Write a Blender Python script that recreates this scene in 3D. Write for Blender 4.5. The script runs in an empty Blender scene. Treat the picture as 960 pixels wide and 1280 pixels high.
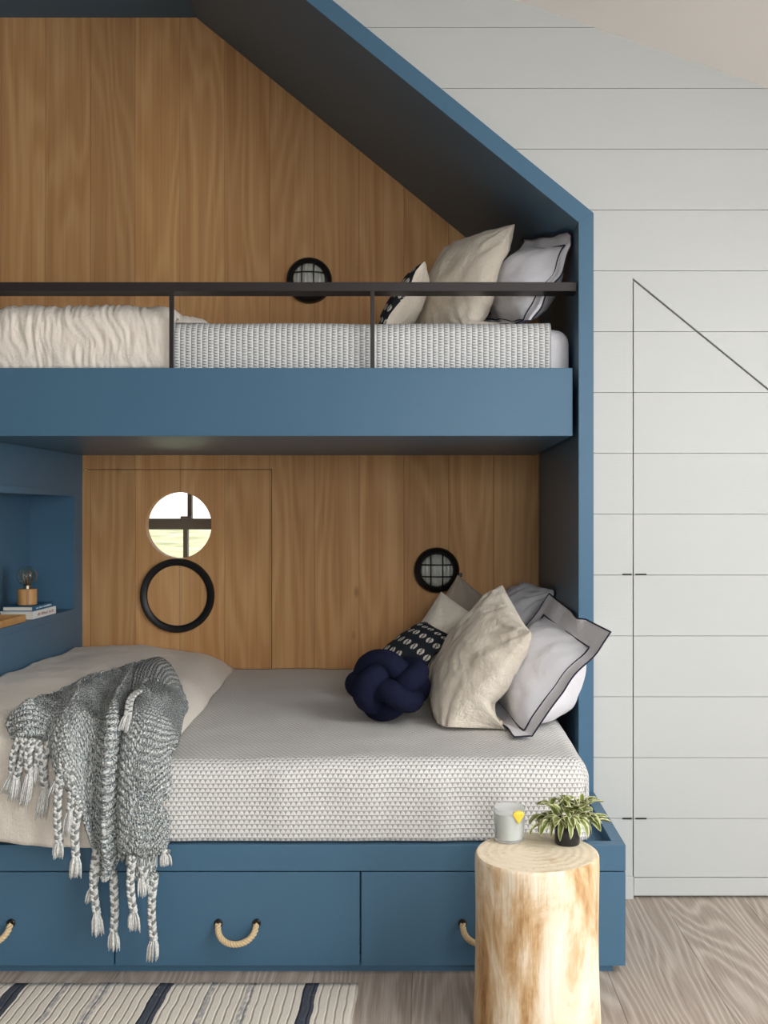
import bpy, bmesh, math, random
from mathutils import Vector, Matrix, noise
from mathutils.bvhtree import BVHTree
R = math.radians
PI = math.pi
SC = bpy.context.scene
COL = SC.collection
F = 1238.0
VX, VY, CZ = 533.0, 640.0, 1.12
def px(x, y, Y):                                   # photo point at a depth -> place in the room
    return Vector(((x - VX) * Y / F, Y, CZ + (VY - y) * Y / F))
YF, YB, YP = 2.9, 3.887, 2.42                       # bunk front, bunk back, platform front
HEAVY = {}

# ------------------------------------------------------------------ node helper
class N:
    def __init__(s, t, sock): s.t, s.s = t, sock
    def _m(s, op, *a, clamp=False):
        n = s.t.nodes.new('ShaderNodeMath'); n.operation = op; n.use_clamp = clamp
        for i, v in enumerate((s,) + a):
            if isinstance(v, N): s.t.links.new(v.s, n.inputs[i])
            else: n.inputs[i].default_value = v
        return N(s.t, n.outputs[0])
    def __add__(s, o): return s._m('ADD', o)
    def __sub__(s, o): return s._m('SUBTRACT', o)
    def __mul__(s, o): return s._m('MULTIPLY', o)
    def __truediv__(s, o): return s._m('DIVIDE', o)
    __radd__ = __add__; __rmul__ = __mul__
    def abs(s): return s._m('ABSOLUTE')
    def sin(s): return s._m('SINE')
    def fract(s): return s._m('FRACT')
    def floor(s): return s._m('FLOOR')
    def min(s, o): return s._m('MINIMUM', o)
    def max(s, o): return s._m('MAXIMUM', o)
    def pow(s, o): return s._m('POWER', o)
    def gt(s, o): return s._m('GREATER_THAN', o)
    def lt(s, o): return s._m('LESS_THAN', o)
    def step(s, a, b, lo=0.0, hi=1.0):
        n = s.t.nodes.new('ShaderNodeMapRange'); n.interpolation_type = 'SMOOTHSTEP'
        s.t.links.new(s.s, n.inputs['Value'])
        n.inputs['From Min'].default_value = a; n.inputs['From Max'].default_value = b
        n.inputs['To Min'].default_value = lo; n.inputs['To Max'].default_value = hi
        return N(s.t, n.outputs['Result'])
def srgb(r, g, b):
    f = lambda c: c / 12.92 if c <= .04045 else ((c + .055) / 1.055) ** 2.4
    return (f(r / 255), f(g / 255), f(b / 255), 1)
class M:
    def __init__(s, name, rough=.6, metal=0, col=None, spec=None):
        s.m = bpy.data.materials.new(name); s.m.use_nodes = True
        s.t = s.m.node_tree; s.b = s.t.nodes['Principled BSDF']
        s.b.inputs['Roughness'].default_value = rough; s.b.inputs['Metallic'].default_value = metal
        if spec is not None: s.b.inputs['Specular IOR Level'].default_value = spec
        if col: s.b.inputs['Base Color'].default_value = col
    def node(s, t): return s.t.nodes.new(t)
    def coord(s, kind='Object'):
        n = s.node('ShaderNodeTexCoord'); return n.outputs[kind]
    def xyz(s, sock):
        n = s.node('ShaderNodeSeparateXYZ'); s.t.links.new(sock, n.inputs[0]); return [N(s.t, o) for o in n.outputs]
    def vec(s, x, y, z):
        n = s.node('ShaderNodeCombineXYZ')
        for i, v in enumerate((x, y, z)):
            if isinstance(v, N): s.t.links.new(v.s, n.inputs[i])
            else: n.inputs[i].default_value = v
        return n.outputs[0]
    def noise(s, vec, scale=1, detail=3, rough=.5, dist=0):
        n = s.node('ShaderNodeTexNoise'); s.t.links.new(vec, n.inputs['Vector'])
        n.inputs['Scale'].default_value = scale; n.inputs['Detail'].default_value = detail
        n.inputs['Roughness'].default_value = rough; n.inputs['Distortion'].default_value = dist
        return N(s.t, n.outputs['Fac'])
    def white(s, val):
        n = s.node('ShaderNodeTexWhiteNoise'); n.noise_dimensions = '1D'; s.t.links.new(val.s, n.inputs['W']); return N(s.t, n.outputs['Value'])
    def mix(s, fac, a, b):
        n = s.node('ShaderNodeMix'); n.data_type = 'RGBA'
        for sock, v in ((n.inputs[0], fac), (n.inputs[6], a), (n.inputs[7], b)):
            if isinstance(v, N): s.t.links.new(v.s, sock)
            elif hasattr(v, 'is_output'): s.t.links.new(v, sock)
            else: sock.default_value = v
        return n.outputs[2]
    def ramp(s, fac, stops):
        n = s.node('ShaderNodeValToRGB'); s.t.links.new(fac.s, n.inputs[0]); e = n.color_ramp.elements
        while len(e) < len(stops): e.new(.5)
        for q, (p, c) in zip(e, stops): q.position = p; q.color = c
        return n.outputs[0]
    def base(s, sock): s.t.links.new(sock, s.b.inputs['Base Color']); return s
    def rough(s, n): s.t.links.new(n.s, s.b.inputs['Roughness']); return s
    def bump(s, h, dist=.002, strength=1):
        n = s.node('ShaderNodeBump'); s.t.links.new(h.s, n.inputs['Height'])
        n.inputs['Distance'].default_value = dist; n.inputs['Strength'].default_value = strength
        s.t.links.new(n.outputs[0], s.b.inputs['Normal']); return s

MAT = {}
def build_materials():
    # painted joinery
    m = M('blue_paint', .38, spec=.3); c = m.coord(); n = m.noise(c, 3, 2)
    m.base(m.mix(n, srgb(71, 106, 131), srgb(76, 111, 136))); m.bump(m.noise(c, 260, 2), .0002); MAT['blue'] = m.m
    m = M('dark_gap', .9, col=srgb(28, 30, 34)); MAT['gap'] = m.m
    m = M('bronze_metal', .42, .25, srgb(44, 38, 37)); c = m.coord(); m.bump(m.noise(c, 300, 2), .0001); MAT['bronze'] = m.m
    m = M('black_metal', .38, .2, srgb(24, 22, 22)); c = m.coord(); m.bump(m.noise(c, 250, 2), .0002); MAT['black'] = m.m
    # white boards
    m = M('white_board_paint', .5); c = m.coord(); x, y, z = m.xyz(c)
    n = m.noise(m.vec(x * .7, y, z * 3), 1.5, 3); m.base(m.mix(n, srgb(189, 191, 188), srgb(195, 197, 194)))
    m.bump(m.noise(m.vec(x * 6, y * 6, z * 60), 4, 3), .0003); MAT['white'] = m.m
    m = M('white_plaster', .8); c = m.coord(); n = m.noise(c, 2, 4); m.base(m.mix(n, srgb(246, 241, 236), srgb(250, 245, 240)))
    m.bump(m.noise(c, 90, 3), .0004); MAT['plaster'] = m.m
    m = M('room_wall_paint', .8); c = m.coord(); n = m.noise(c, 2, 4); m.base(m.mix(n, srgb(104, 103, 102), srgb(112, 111, 110))); MAT['room'] = m.m
    # oak veneer panelling, vertical planks
    def oak(name, ca, cb, cc, x0, w, rough=.45):
        m = M(name, rough, spec=.16); x, y, z = m.xyz(m.coord())
        k = (x - x0) / w; i = k.floor(); f = k.fract()
        r = m.white(i + 3.17); r2 = m.white(i + 31.7)
        zz = z + r * 9.0
        xx = x + r2 * 5.0
        warp = m.noise(m.vec(xx * 4.0, 0.0, zz * .5), 1, 2, .45)
        ring = ((warp * 85.0 + xx * 40.0)).sin() * .5 + .5
        fine = m.noise(m.vec(xx * 150, y * 20, zz * 2.2), 1, 4, .6)
        mid = m.noise(m.vec(xx * 22, y * 5, zz * .7), 1, 3, .55, .3)
        g = (ring.pow(1.5) * .15 + fine * .44 + mid * .46 - .01)
        col = m.ramp(g, [(.15, ca), (.5, cb), (.85, cc)])
        tone = m.mix(r, (.86, .85, .84, 1), (1.06, 1.05, 1.04, 1))
        n = m.node('ShaderNodeMix'); n.data_type = 'RGBA'; n.blend_type = 'MULTIPLY'; n.inputs[0].default_value = 1
        m.t.links.new(col, n.inputs[6]); m.t.links.new(tone, n.inputs[7]); col = n.outputs[2]
        # knots and sapwood edges that belong to some of the boards
        v = m.node('ShaderNodeTexVoronoi'); m.t.links.new(m.vec(xx * 2.6, 0.0, zz * 1.2), v.inputs['Vector']); v.inputs['Scale'].default_value = 1.3
        kn = N(m.t, v.outputs['Distance']).step(.02, .055, 1, 0)
        col = m.mix(kn * .5, col, srgb(112, 72, 42))
        edge = f.step(.0, .035 , 1, 0) * r2.gt(.5) * m.noise(m.vec(x * 8, 0.0, z * 1.5), 1, 2).step(.35, .6)
        col = m.mix(edge * .7, col, srgb(226, 190, 142))
        seam = f.min(f * -1.0 + 1.0).step(.004, .012, 1, 0)
        col = m.mix(seam * .5, col, srgb(128, 86, 52))
        m.base(col); m.bump(fine * .5 - seam * 1.5, .0006, .6); return m.m
    MAT['oak'] = oak('oak_panelling', srgb(172, 118, 68), srgb(205, 157, 106), srgb(224, 182, 130), -.7913, .1758, .5)
    MAT['oak_small'] = oak('light_oak', srgb(170, 120, 72), srgb(203, 155, 102), srgb(222, 180, 128), .013, .6)
    # floor boards along the view
    m = M('brushed_oak_floor', .5, spec=.3); x, y, z = m.xyz(m.coord())
    k = (x + .035) / .24; i = k.floor(); f = k.fract(); r = m.white(i + 7.3); r2 = m.white(i + 17.9)
    yy = y + r * 7.0; xx = x + r2 * 4.0
    warp = m.noise(m.vec(xx * 3.6, yy * .55, 0.0), 1, 1.6, .4)
    ring = (warp * 210.0 + xx * 90.0 + m.noise(m.vec(xx * 40, yy * 6, 0.0), 1, 2) * 3.0).sin() * .5 + .5
    fine = m.noise(m.vec(xx * 190, yy * 5, 0.0), 1, 4, .65)
    g = ring.pow(2.0) * .20 + fine * .62 + m.noise(m.vec(xx * 14, yy * .9, 3.0), 1, 3) * .22 - .06
    col = m.ramp(g, [(.22, srgb(142, 126, 114)), (.45, srgb(178, 165, 153)), (.72, srgb(212, 202, 192))])
    col = m.mix(r * .3, col, srgb(158, 141, 126))
    seam = f.min(f * -1.0 + 1.0).step(.003, .009, 1, 0); col = m.mix(seam * .35, col, srgb(92, 78, 68))
    m.base(col); m.bump(g - seam * 1.5, .0012, .6); MAT['floor'] = m.m
    # textiles
    def weave(name, su, sv, ca, cb, dist, swap=False):
        m = M(name, .9, spec=.15); u, v, _ = m.xyz(m.coord('UV'))
        if swap: u, v = v, u
        rv = v / sv; row = rv.floor(); b = rv.fract() - .5
        ru = u / su + row * .5; a = ru.fract() - .5
        t = (a.abs() * 1.3 + b * .62)
        h = t.step(-.06, .30)
        h = h * (b.abs().step(.34, .5, 1, .45))
        n = m.noise(m.coord('UV'), 900, 2); n2 = m.noise(m.coord('UV'), 3.5, 3)
        fac = h * .85 + n * .3 - .1
        col = m.mix(fac._m('ADD', 0.0, clamp=True), ca, cb)
        col = m.mix(n2 * .25, col, cb)
        m.base(col); m.bump(h + n * .25, dist); return m.m
    MAT['coverlet'] = weave('grey_white_weave', .0128, .0112, srgb(176, 175, 171), srgb(236, 234, 229), .0025)
    MAT['coverlet_up'] = weave('grey_white_rib_weave', .0085, .0168, srgb(166, 171, 174), srgb(236, 236, 234), .004, True)
    def linen(name, ca, cb, scale=420, dist=.0008):
        m = M(name, .9, spec=.12); u, v, _ = m.xyz(m.coord('UV')); c = m.coord()
        th = (u * 2600.0).sin() * .5 + (v * 2600.0).sin() * .5
        n = m.noise(m.vec(u * 200, v * 40, 0.0), 3, 3); n2 = m.noise(c, 7, 5, .65)
        m.base(m.mix(n2 * .75 + n * .25, ca, cb)); m.bump(n2 * 6.0 + n * .6 + th * .1, dist); 
        try: m.b.inputs['Sheen Weight'].default_value = .1
        except Exception: pass
        return m.m
    MAT['cream'] = linen('cream_linen', srgb(216, 203, 184), srgb(234, 225, 210), dist=.0038)
    MAT['duvet'] = linen('oatmeal_linen', srgb(234, 224, 210), srgb(244, 236, 225), dist=.0018)
    MAT['taupe'] = linen('taupe_linen', srgb(168, 154, 138), srgb(186, 172, 155))
    MAT['cotton'] = linen('white_cotton', srgb(226, 225, 230), srgb(238, 237, 241), dist=.0014)
    MAT['greycotton'] = linen('grey_cotton', srgb(190, 190, 196), srgb(206, 206, 212))
    m = M('navy_piping', .8, col=srgb(30, 31, 52)); MAT['piping'] = m.m
    m = M('navy_knit', .9, spec=.1); c = m.coord(); u, v, _ = m.xyz(m.coord('UV'))
    kn = (u * 900.0).sin() * (v * 900.0).sin(); m.base(m.mix(m.noise(c, 60, 3), srgb(21, 23, 42), srgb(28, 31, 54)))
    m.bump(m.noise(c, 500, 2) + kn * .3, .0008); MAT['navy'] = m.m
    # block print: rows of split pale ovals on charcoal
    m = M('block_print', .9, spec=.1); u, v, _ = m.xyz(m.coord('UV')); c = m.coord()
    rv = v / .040; row = rv.floor(); b = (rv.fract() - .5) * 1.35
    a = (u / .032 + row * .5).fract() - .5
    d = (a * a * 1.0 + b * b * .85)._m('SQRT')
    ringm = d.step(.30, .34, 1, 0) * d.step(.10, .13)
    slit = (a + b * .35).abs().step(.045, .07)
    dot = d.step(.05, .07, 1, 0)
    pat = (ringm * slit + dot * .7)._m('MINIMUM', 1.0)
    nz = m.noise(m.coord('UV'), 260, 3)
    m.base(m.mix(pat * nz.step(.25, .5), m.mix(nz, srgb(32, 36, 42), srgb(46, 51, 56)), srgb(214, 208, 196))); m.bump(nz, .0008); MAT['print'] = m.m
    # chunky knit of the throw
    m = M('marled_knit', .95, spec=.1); u, v, _ = m.xyz(m.coord('UV'))
    wob = m.noise(m.vec(u * 9, v * 9, 0.0), 1, 2)
    rv = (v + wob * .006) / .020; b = (rv.fract() - .5).abs() * 2.0
    row = rv.floor()
    a = ((u / .0085 + row * .37 + b * .55).fract() - .5).abs() * 2.0
    ridge = b.step(.05, .95, 1, 0)
    st = a.step(.1, .8, 1, 0)
    marl = m.noise(m.vec(u * 260, v * 260, 0.0), 1, 2, .6)
    big = m.noise(m.vec(u * 7, v * 9, 0.0), 1, 2)
    h = ridge * .6 + st * .4
    fac = (marl.step(.36, .64) * .75 + h * .40 + big * .2 - .20)._m('ADD', 0.0, clamp=True)
    m.base(m.ramp(fac, [(0, srgb(72, 82, 84)), (.42, srgb(160, 166, 165)), (1, srgb(236, 236, 232))])); m.bump(h + marl * .25, .006); MAT['knit'] = m.m
    m = M('marled_yarn', .95, spec=.1); c = m.coord(); n = m.noise(c, 200, 2, .6)
    m.base(m.ramp(n, [(.3, srgb(190, 192, 190)), (.5, srgb(216, 216, 212)), (.7, srgb(238, 236, 232))])); m.bump(n, .001); MAT['yarn'] = m.m
    m = M('dark_marled_yarn', .95, spec=.1); c = m.coord(); n = m.noise(c, 200, 2, .6)  # darker copy of the yarn, with braid shade put into its colour
    m.base(m.ramp(n, [(.3, srgb(96, 102, 102)), (.5, srgb(132, 136, 134)), (.7, srgb(170, 172, 168))])); m.bump(n, .001); MAT['yarn_dark'] = m.m
    # rug stripes, ribbed lengthways
    m = M('striped_rug', .95, spec=.05); x, y, z = m.xyz(m.coord())
    w = m.noise(m.vec(x * 3, y * 3, 0.0), 4, 2); X = x + (w - .5) * .012
    rib = ((X / .0205).fract() - .5).abs() * 2.0
    n = m.noise(m.vec(x * 260, y * 260, 0.0), 1, 3, .6); n2 = m.noise(m.vec(x * 120, y * 45, 0.0), 1, 2)
    col = m.mix(n, srgb(214, 205, 190), srgb(236, 228, 215))
    col = m.mix(rib.step(.78, 1.0) * .28, col, srgb(168, 156, 140))
    def band(a, b):
        return X.gt(a) * X.lt(b)
    P = lambda p: (p - VX) * 2.366 / F
    lights = None; darks = None
    for a, b in ((265, 273), (312, 322), (82, 90), (131, 142), (-55, -46), (-104, -96)):
        q = band(P(a), P(b)); lights = q if lights is None else lights + q
    for a, b in ((382, 399), (200, 218), (19, 37), (-166, -148)):
        q = band(P(a), P(b)); darks = q if darks is None else darks + q
    col = m.mix(lights * n2.step(.3, .6) * .75, col, srgb(148, 150, 154))
    col = m.mix(darks * n2.step(.15, .42, .7, 1), col, m.mix(n, srgb(62, 66, 76), srgb(92, 96, 106)))
    m.base(col); m.bump(n * .5 + rib.step(.6, 1.0, 1, 0), .0025); MAT['rug'] = m.m
    # stump
    m = M('stripped_log', .6, spec=.25); x, y, z = m.xyz(m.coord())
    ang = x._m('ARCTAN2', y)
    a = m.noise(m.vec(x * 10, y * 10, z * 4.2), 1, 6, .62, .8); b = m.noise(m.vec(x * 24, y * 24, z * 4.5), 1, 4, .6)
    s = m.noise(m.vec(x * 70, y * 70, z * 3), 1, 3); d = m.noise(m.vec(x * 14, y * 14, z * 7), 1, 5, .7, .8)
    fac = a * .62 + b * .28 + d * .12
    col = m.ramp(fac, [(.36, srgb(152, 106, 62)), (.44, srgb(202, 164, 118)), (.49, srgb(221, 192, 154)), (.54, srgb(238, 220, 192)), (.66, srgb(244, 234, 216))])
    col = m.mix((s.step(.58, .75) * .35), col, srgb(206, 172, 136))
    col = m.mix(d.step(.66, .74) * .45, col, srgb(132, 84, 44))
    m.base(col); m.bump(b + s * .6, .004); MAT['log'] = m.m
    m = M('log_end_grain', .55, spec=.25); x, y, z = m.xyz(m.coord())
    rr = (x * x + y * y)._m('SQRT'); wv = m.noise(m.vec(x * 7, y * 7, 0.0), 1, 3)
    ring = ((rr + wv * .03) * 330.0).sin() * .5 + .5
    cr = m.noise(m.vec(x * 12, y * 22, 1.0), 1, 5, .6, .6)
    col = m.mix(ring * .10 + wv * .35, srgb(250, 236, 210), srgb(238, 214, 174))
    col = m.mix(cr.step(.52, .72) * .5, col, srgb(186, 146, 98))
    ck = (cr - .5).abs().step(.0, .008, 1, 0); col = m.mix(ck * .45, col, srgb(140, 102, 62))
    m.base(col); m.bump(ring * .3 + cr, .0015); MAT['logtop'] = m.m
    # rope
    m = M('jute_rope', .9, spec=.1); c = m.coord(); n = m.noise(c, 400, 2); m.base(m.mix(n, srgb(196, 168, 126), srgb(236, 214, 176))); m.bump(n, .001); MAT['rope'] = m.m
    # glass kinds
    m = M('clear_glass', .02); m.b.inputs['Transmission Weight'].default_value = 1; m.b.inputs['IOR'].default_value = 1.45; MAT['glass'] = m.m
    m = M('window_glass', .0); m.b.inputs['Transmission Weight'].default_value = 1; m.b.inputs['IOR'].default_value = 1.02; MAT['pane'] = m.m
    m = M('bulb_glass', .02, col=(1, .93, .82, 1)); m.b.inputs['Transmission Weight'].default_value = 1; m.b.inputs['IOR'].default_value = 1.25; MAT['bulb'] = m.m
    m = M('frosted_glass', .22, col=srgb(250, 252, 251)); m.b.inputs['Transmission Weight'].default_value = .85; m.b.inputs['IOR'].default_value = 1.2
    c = m.coord(); m.bump(m.noise(c, 120, 2), .0006); MAT['frost'] = m.m
    m = M('bulkhead_glass', .22, col=srgb(196, 198, 188)); c = m.coord(); x, y, z = m.xyz(c)
    m.bump((x * 420.0).sin(), .0012); MAT['lampglass'] = m.m
    m = M('cloudy_drink', .12, col=srgb(240, 242, 238)); m.b.inputs['Transmission Weight'].default_value = .2; m.b.inputs['IOR'].default_value = 1.33; MAT['drink'] = m.m
    m = M('lemon', .4, col=srgb(246, 208, 60)); c = m.coord(); n = m.noise(c, 250, 2); m.base(m.mix(n, srgb(246, 205, 40), srgb(250, 224, 96))); m.bump(n, .0006); MAT['lemon'] = m.m
    m = M('dark_pot', .25, col=srgb(30, 29, 34)); c = m.coord(); m.bump(m.noise(c, 60, 2), .0004); MAT['pot'] = m.m
    m = M('soil', .95, col=srgb(50, 38, 28)); c = m.coord(); n = m.noise(c, 300, 3); m.base(m.mix(n, srgb(36, 27, 20), srgb(74, 56, 42))); m.bump(n, .004); MAT['soil'] = m.m
    m = M('variegated_leaf', .42, spec=.4); u, v, _ = m.xyz(m.coord('UV')); n = m.noise(m.coord('Object'), 90, 3)
    e = (u - .5).abs() * 2.0 + (n - .5) * .5
    m.base(m.mix(e.step(.50, .85), m.mix(n, srgb(96, 112, 44), srgb(134, 146, 74)), m.mix(n, srgb(206, 206, 150), srgb(226, 224, 186)))); m.bump(n, .001); MAT['leaf'] = m.m
    m = M('green_stem', .6, col=srgb(120, 122, 62)); c = m.coord(); n = m.noise(c, 120, 2); m.base(m.mix(n, srgb(104, 104, 52), srgb(146, 140, 84))); MAT['stem'] = m.m
    m = M('filament', .4, .6, srgb(196, 150, 84)); MAT['filament'] = m.m
    m = M('brass_cap', .3, .9, srgb(150, 140, 120)); MAT['cap'] = m.m
    def paper(name, a, b):
        m = M(name, .6); c = m.coord(); n = m.noise(c, 40, 3); m.base(m.mix(n, a, b)); return m.m
    MAT['bookwhite'] = paper('white_book_cloth', srgb(226, 226, 224), srgb(236, 236, 234))
    MAT['bookblue'] = paper('blue_book_cloth', srgb(30, 92, 128), srgb(38, 104, 140))
    MAT['pages'] = paper('book_pages', srgb(222, 216, 198), srgb(232, 227, 212))
    MAT['inkred'] = paper('faded_red_ink', srgb(176, 150, 146), srgb(184, 158, 152))
    MAT['inkwhite'] = paper('white_ink', srgb(196, 214, 222), srgb(206, 222, 230))
    m = M('window_frame_paint', .5, col=srgb(104, 99, 88)); c = m.coord(); m.bump(m.noise(c, 150, 2), .0003); MAT['sash'] = m.m  # frame colour lightened to carry the bright haze round its bars
    m = M('meadow', .95); c = m.coord(); n = m.noise(c, .22, 6, .65); m.base(m.ramp(n, [(.3, srgb(122, 132, 96)), (.5, srgb(178, 178, 138)), (.7, srgb(210, 204, 176))])); MAT['meadow'] = m.m
    m = M('shrub_foliage', .9); c = m.coord(); n = m.noise(c, 6, 4); m.base(m.mix(n, srgb(60, 84, 44), srgb(120, 138, 80))); MAT['shrub'] = m.m
build_materials()

# ------------------------------------------------------------------ mesh helpers
class B:
    def __init__(s): s.bm = bmesh.new(); s.uv = s.bm.loops.layers.uv.new('UVMap')
    def box(s, x0, x1, y0, y1, z0, z1, bev=0, seg=2):
        r = bmesh.ops.create_cube(s.bm, size=1)
        for v in r['verts']: v.co = Vector(((x0 + x1) / 2 + v.co.x * (x1 - x0), (y0 + y1) / 2 + v.co.y * (y1 - y0), (z0 + z1) / 2 + v.co.z * (z1 - z0)))
        if bev:
            es = list({e for v in r['verts'] for e in v.link_edges})
            bmesh.ops.bevel(s.bm, geom=es, offset=bev, segments=seg, profile=.5, affect='EDGES')
        return s
    def prism(s, pts, y0, y1, axis='Y', bev=0):
        """polygon of (a, b) pairs, extruded along an axis"""
        def mk(a, b, c): return Vector((a, c, b)) if axis == 'Y' else (Vector((c, a, b)) if axis == 'X' else Vector((a, b, c)))
        va = [s.bm.verts.new(mk(a, b, y0)) for a, b in pts]; vb = [s.bm.verts.new(mk(a, b, y1)) for a, b in pts]
        fs = [s.bm.faces.new(va), s.bm.faces.new(vb[::-1])]
        n = len(pts)
        for i in range(n): fs.append(s.bm.faces.new((va[i], vb[i], vb[(i + 1) % n], va[(i + 1) % n])))
        bmesh.ops.recalc_face_normals(s.bm, faces=fs)
        if bev: bmesh.ops.bevel(s.bm, geom=list({e for f in fs for e in f.edges}), offset=bev, segments=2, profile=.5, affect='EDGES')
        return s
    def grid(s, P, wrapu=False, wrapv=False, uv=None, flip=False):
        nu, nv = len(P), len(P[0])
        vs = [[s.bm.verts.new(p) for p in row] for row in P]
        for i in range(nu if wrapu else nu - 1):
            for j in range(nv if wrapv else nv - 1):
                i2, j2 = (i + 1) % nu, (j + 1) % nv
                q = [(i, j), (i2, j), (i2, j2), (i, j2)]
                if flip: q = q[::-1]
                try: f = s.bm.faces.new([vs[a][b] for a, b in q])
                except ValueError: continue
                f.smooth = True
                if uv:
                    qq = [(i, j), (i + 1, j), (i + 1, j + 1), (i, j + 1)]
                    if flip: qq = qq[::-1]
                    for l, (a, b) in zip(f.loops, qq): l[s.uv].uv = uv(a, b)
        return vs
    def tube(s, pts, rad, n=8, closed=False, caps=True, uvs=(1, 1)):
        pts = [Vector(p) for p in pts]; m = len(pts)
        rr = rad if hasattr(rad, '__len__') else [rad] * m
        T = []
        for i in range(m):
            a = pts[(i - 1) % m] if (closed or i) else pts[0]; b = pts[(i + 1) % m] if (closed or i < m - 1) else pts[-1]
            T.append((b - a).normalized())
        up = Vector((0, 0, 1)) if abs(T[0].z) < .9 else Vector((1, 0, 0))
        nrm = (up - T[0] * up.dot(T[0])).normalized(); fr = [nrm]
        for i in range(1, m):
            q = T[i - 1].rotation_difference(T[i]); nrm = q @ nrm; nrm = (nrm - T[i] * nrm.dot(T[i])).normalized(); fr.append(nrm)
        twist = 0
        if closed:
            q = T[-1].rotation_difference(T[0]); e = q @ fr[-1]
            twist = math.atan2(T[0].dot(e.cross(fr[0])), e.dot(fr[0]))
        P = []
        for i in range(m):
            bi = T[i].cross(fr[i]); ph = twist * i / m
            P.append([pts[i] + (fr[i] * math.cos(t + ph) + bi * math.sin(t + ph)) * rr[i] for t in [2 * PI * k / n for k in range(n)]])
        vs = s.grid(P, wrapu=closed, wrapv=True, uv=lambda a, b: (a / m * uvs[0], b / n * uvs[1]), flip=True)
        if caps and not closed:
            for row, rev in ((vs[0], False), (vs[-1], True)):
                try: s.bm.faces.new(row[::-1] if rev else row)
                except ValueError: pass
        return s
    def lathe(s, prof, c=(0, 0, 0), n=32, axis='Z', wob=None):
        P = []
        for k in range(n):
            t = 2 * PI * k / n; row = []
            for r, h in prof:
                q = r * (wob(t, h) if wob else 1)
                if axis == 'Z': row.append(Vector((c[0] + q * math.cos(t), c[1] + q * math.sin(t), c[2] + h)))
                else: row.append(Vector((c[0] + q * math.cos(t), c[1] - h, c[2] + q * math.sin(t))))   # h towards the room
            P.append(row)
        s.grid(P, wrapu=True)
        bmesh.ops.remove_doubles(s.bm, verts=s.bm.verts[:], dist=1e-6)
        return s
def obj(name, b, mat, parent=None, smooth=False, angle=40, **mods):
    bm = b.bm
    me = bpy.data.meshes.new(name)
    if parent is not None: bmesh.ops.translate(bm, verts=bm.verts[:], vec=-(world_loc(parent)))
    if mods.get('fix', True): bmesh.ops.recalc_face_normals(bm, faces=bm.faces[:])
    bm.to_mesh(me); bm.free()
    o = bpy.data.objects.new(name, me); COL.objects.link(o)
    me.materials.append(mat)
    if parent is not None: o.parent = parent
    if smooth:
        for p in me.polygons: p.use_smooth = True
        try: me.set_sharp_from_angle(angle=R(angle))
        except Exception: pass
    if mods.get('solid'):
        m = o.modifiers.new('solid', 'SOLIDIFY'); m.thickness = mods['solid']; m.offset = mods.get('off', 0)
    if mods.get('sub'):
        m = o.modifiers.new('sub', 'SUBSURF'); m.levels = m.render_levels = mods['sub']
    return o
def world_loc(o):
    p = Vector(o.location)
    while o.parent is not None: o = o.parent; p = p + Vector(o.location)
    return p
def tag(o, label, cat, group=None):
    o['label'] = label; o['category'] = cat
    if group: o['group'] = group
    return o
def empty(name, loc, label, cat, group=None):
    o = bpy.data.objects.new(name, None); COL.objects.link(o); o.location = loc; o.empty_display_size = .05
    return tag(o, label, cat, group)
def struct(o): o['kind'] = 'structure'; return o
def clone(root, loc, label=None, group=None):
    r = root.copy(); COL.objects.link(r); r.location = loc
    if label: r['label'] = label
    if group: r['group'] = group
    for ch in list(root.children):
        c = ch.copy(); COL.objects.link(c); c.parent = r
        for g in list(ch.children):
            d = g.copy(); COL.objects.link(d); d.parent = c
    return r
def nz(x, y, z=0, s=1): return noise.noise(Vector((x * s, y * s, z * s)))
def fbm(x, y, z, s, o=3):
    a, t = 1, 0
    for k in range(o): t += a * noise.noise(Vector((x, y, z)) * s + Vector((k * 7.3, k * 3.1, k))); a *= .5; s *= 2
    return t
def sstep(a, b, x):
    t = max(0, min(1, (x - a) / (b - a))); return t * t * (3 - 2 * t)
def clip(poly, a, b, c):
    """keep a*x + b*z <= c"""
    out = []
    for i in range(len(poly)):
        p, q = poly[i], poly[(i + 1) % len(poly)]
        dp, dq = a * p[0] + b * p[1] - c, a * q[0] + b * q[1] - c
        if dp <= 0: out.append(p)
        if dp * dq < 0:
            t = dp / (dp - dq); out.append((p[0] + (q[0] - p[0]) * t, p[1] + (q[1] - p[1]) * t))
    return out

# ------------------------------------------------------------------ the room
SL = .815
XO, ZO = .487, 1.991          # outer corner of the bunk frame
XI, ZI = .443, 1.963          # inner corner
XL = -1.35                    # left inside face of the lower bunk (niche panel)
XU = -2.15                    # left inside face of the upper bunk
ZT = 3.06                     # flat inner top
XT = XI - (ZT - ZI) / SL
XRW, XLW, YFW = 2.55, -3.4, -2.4
FZ = -.01                     # floor level
CA = (.497, 2.537); CS = -.347
def ceil_z(x): return min(CA[1] + CS * (x - CA[0]), 3.03)
XRIDGE = CA[0] + (3.03 - CA[1]) / CS

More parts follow.
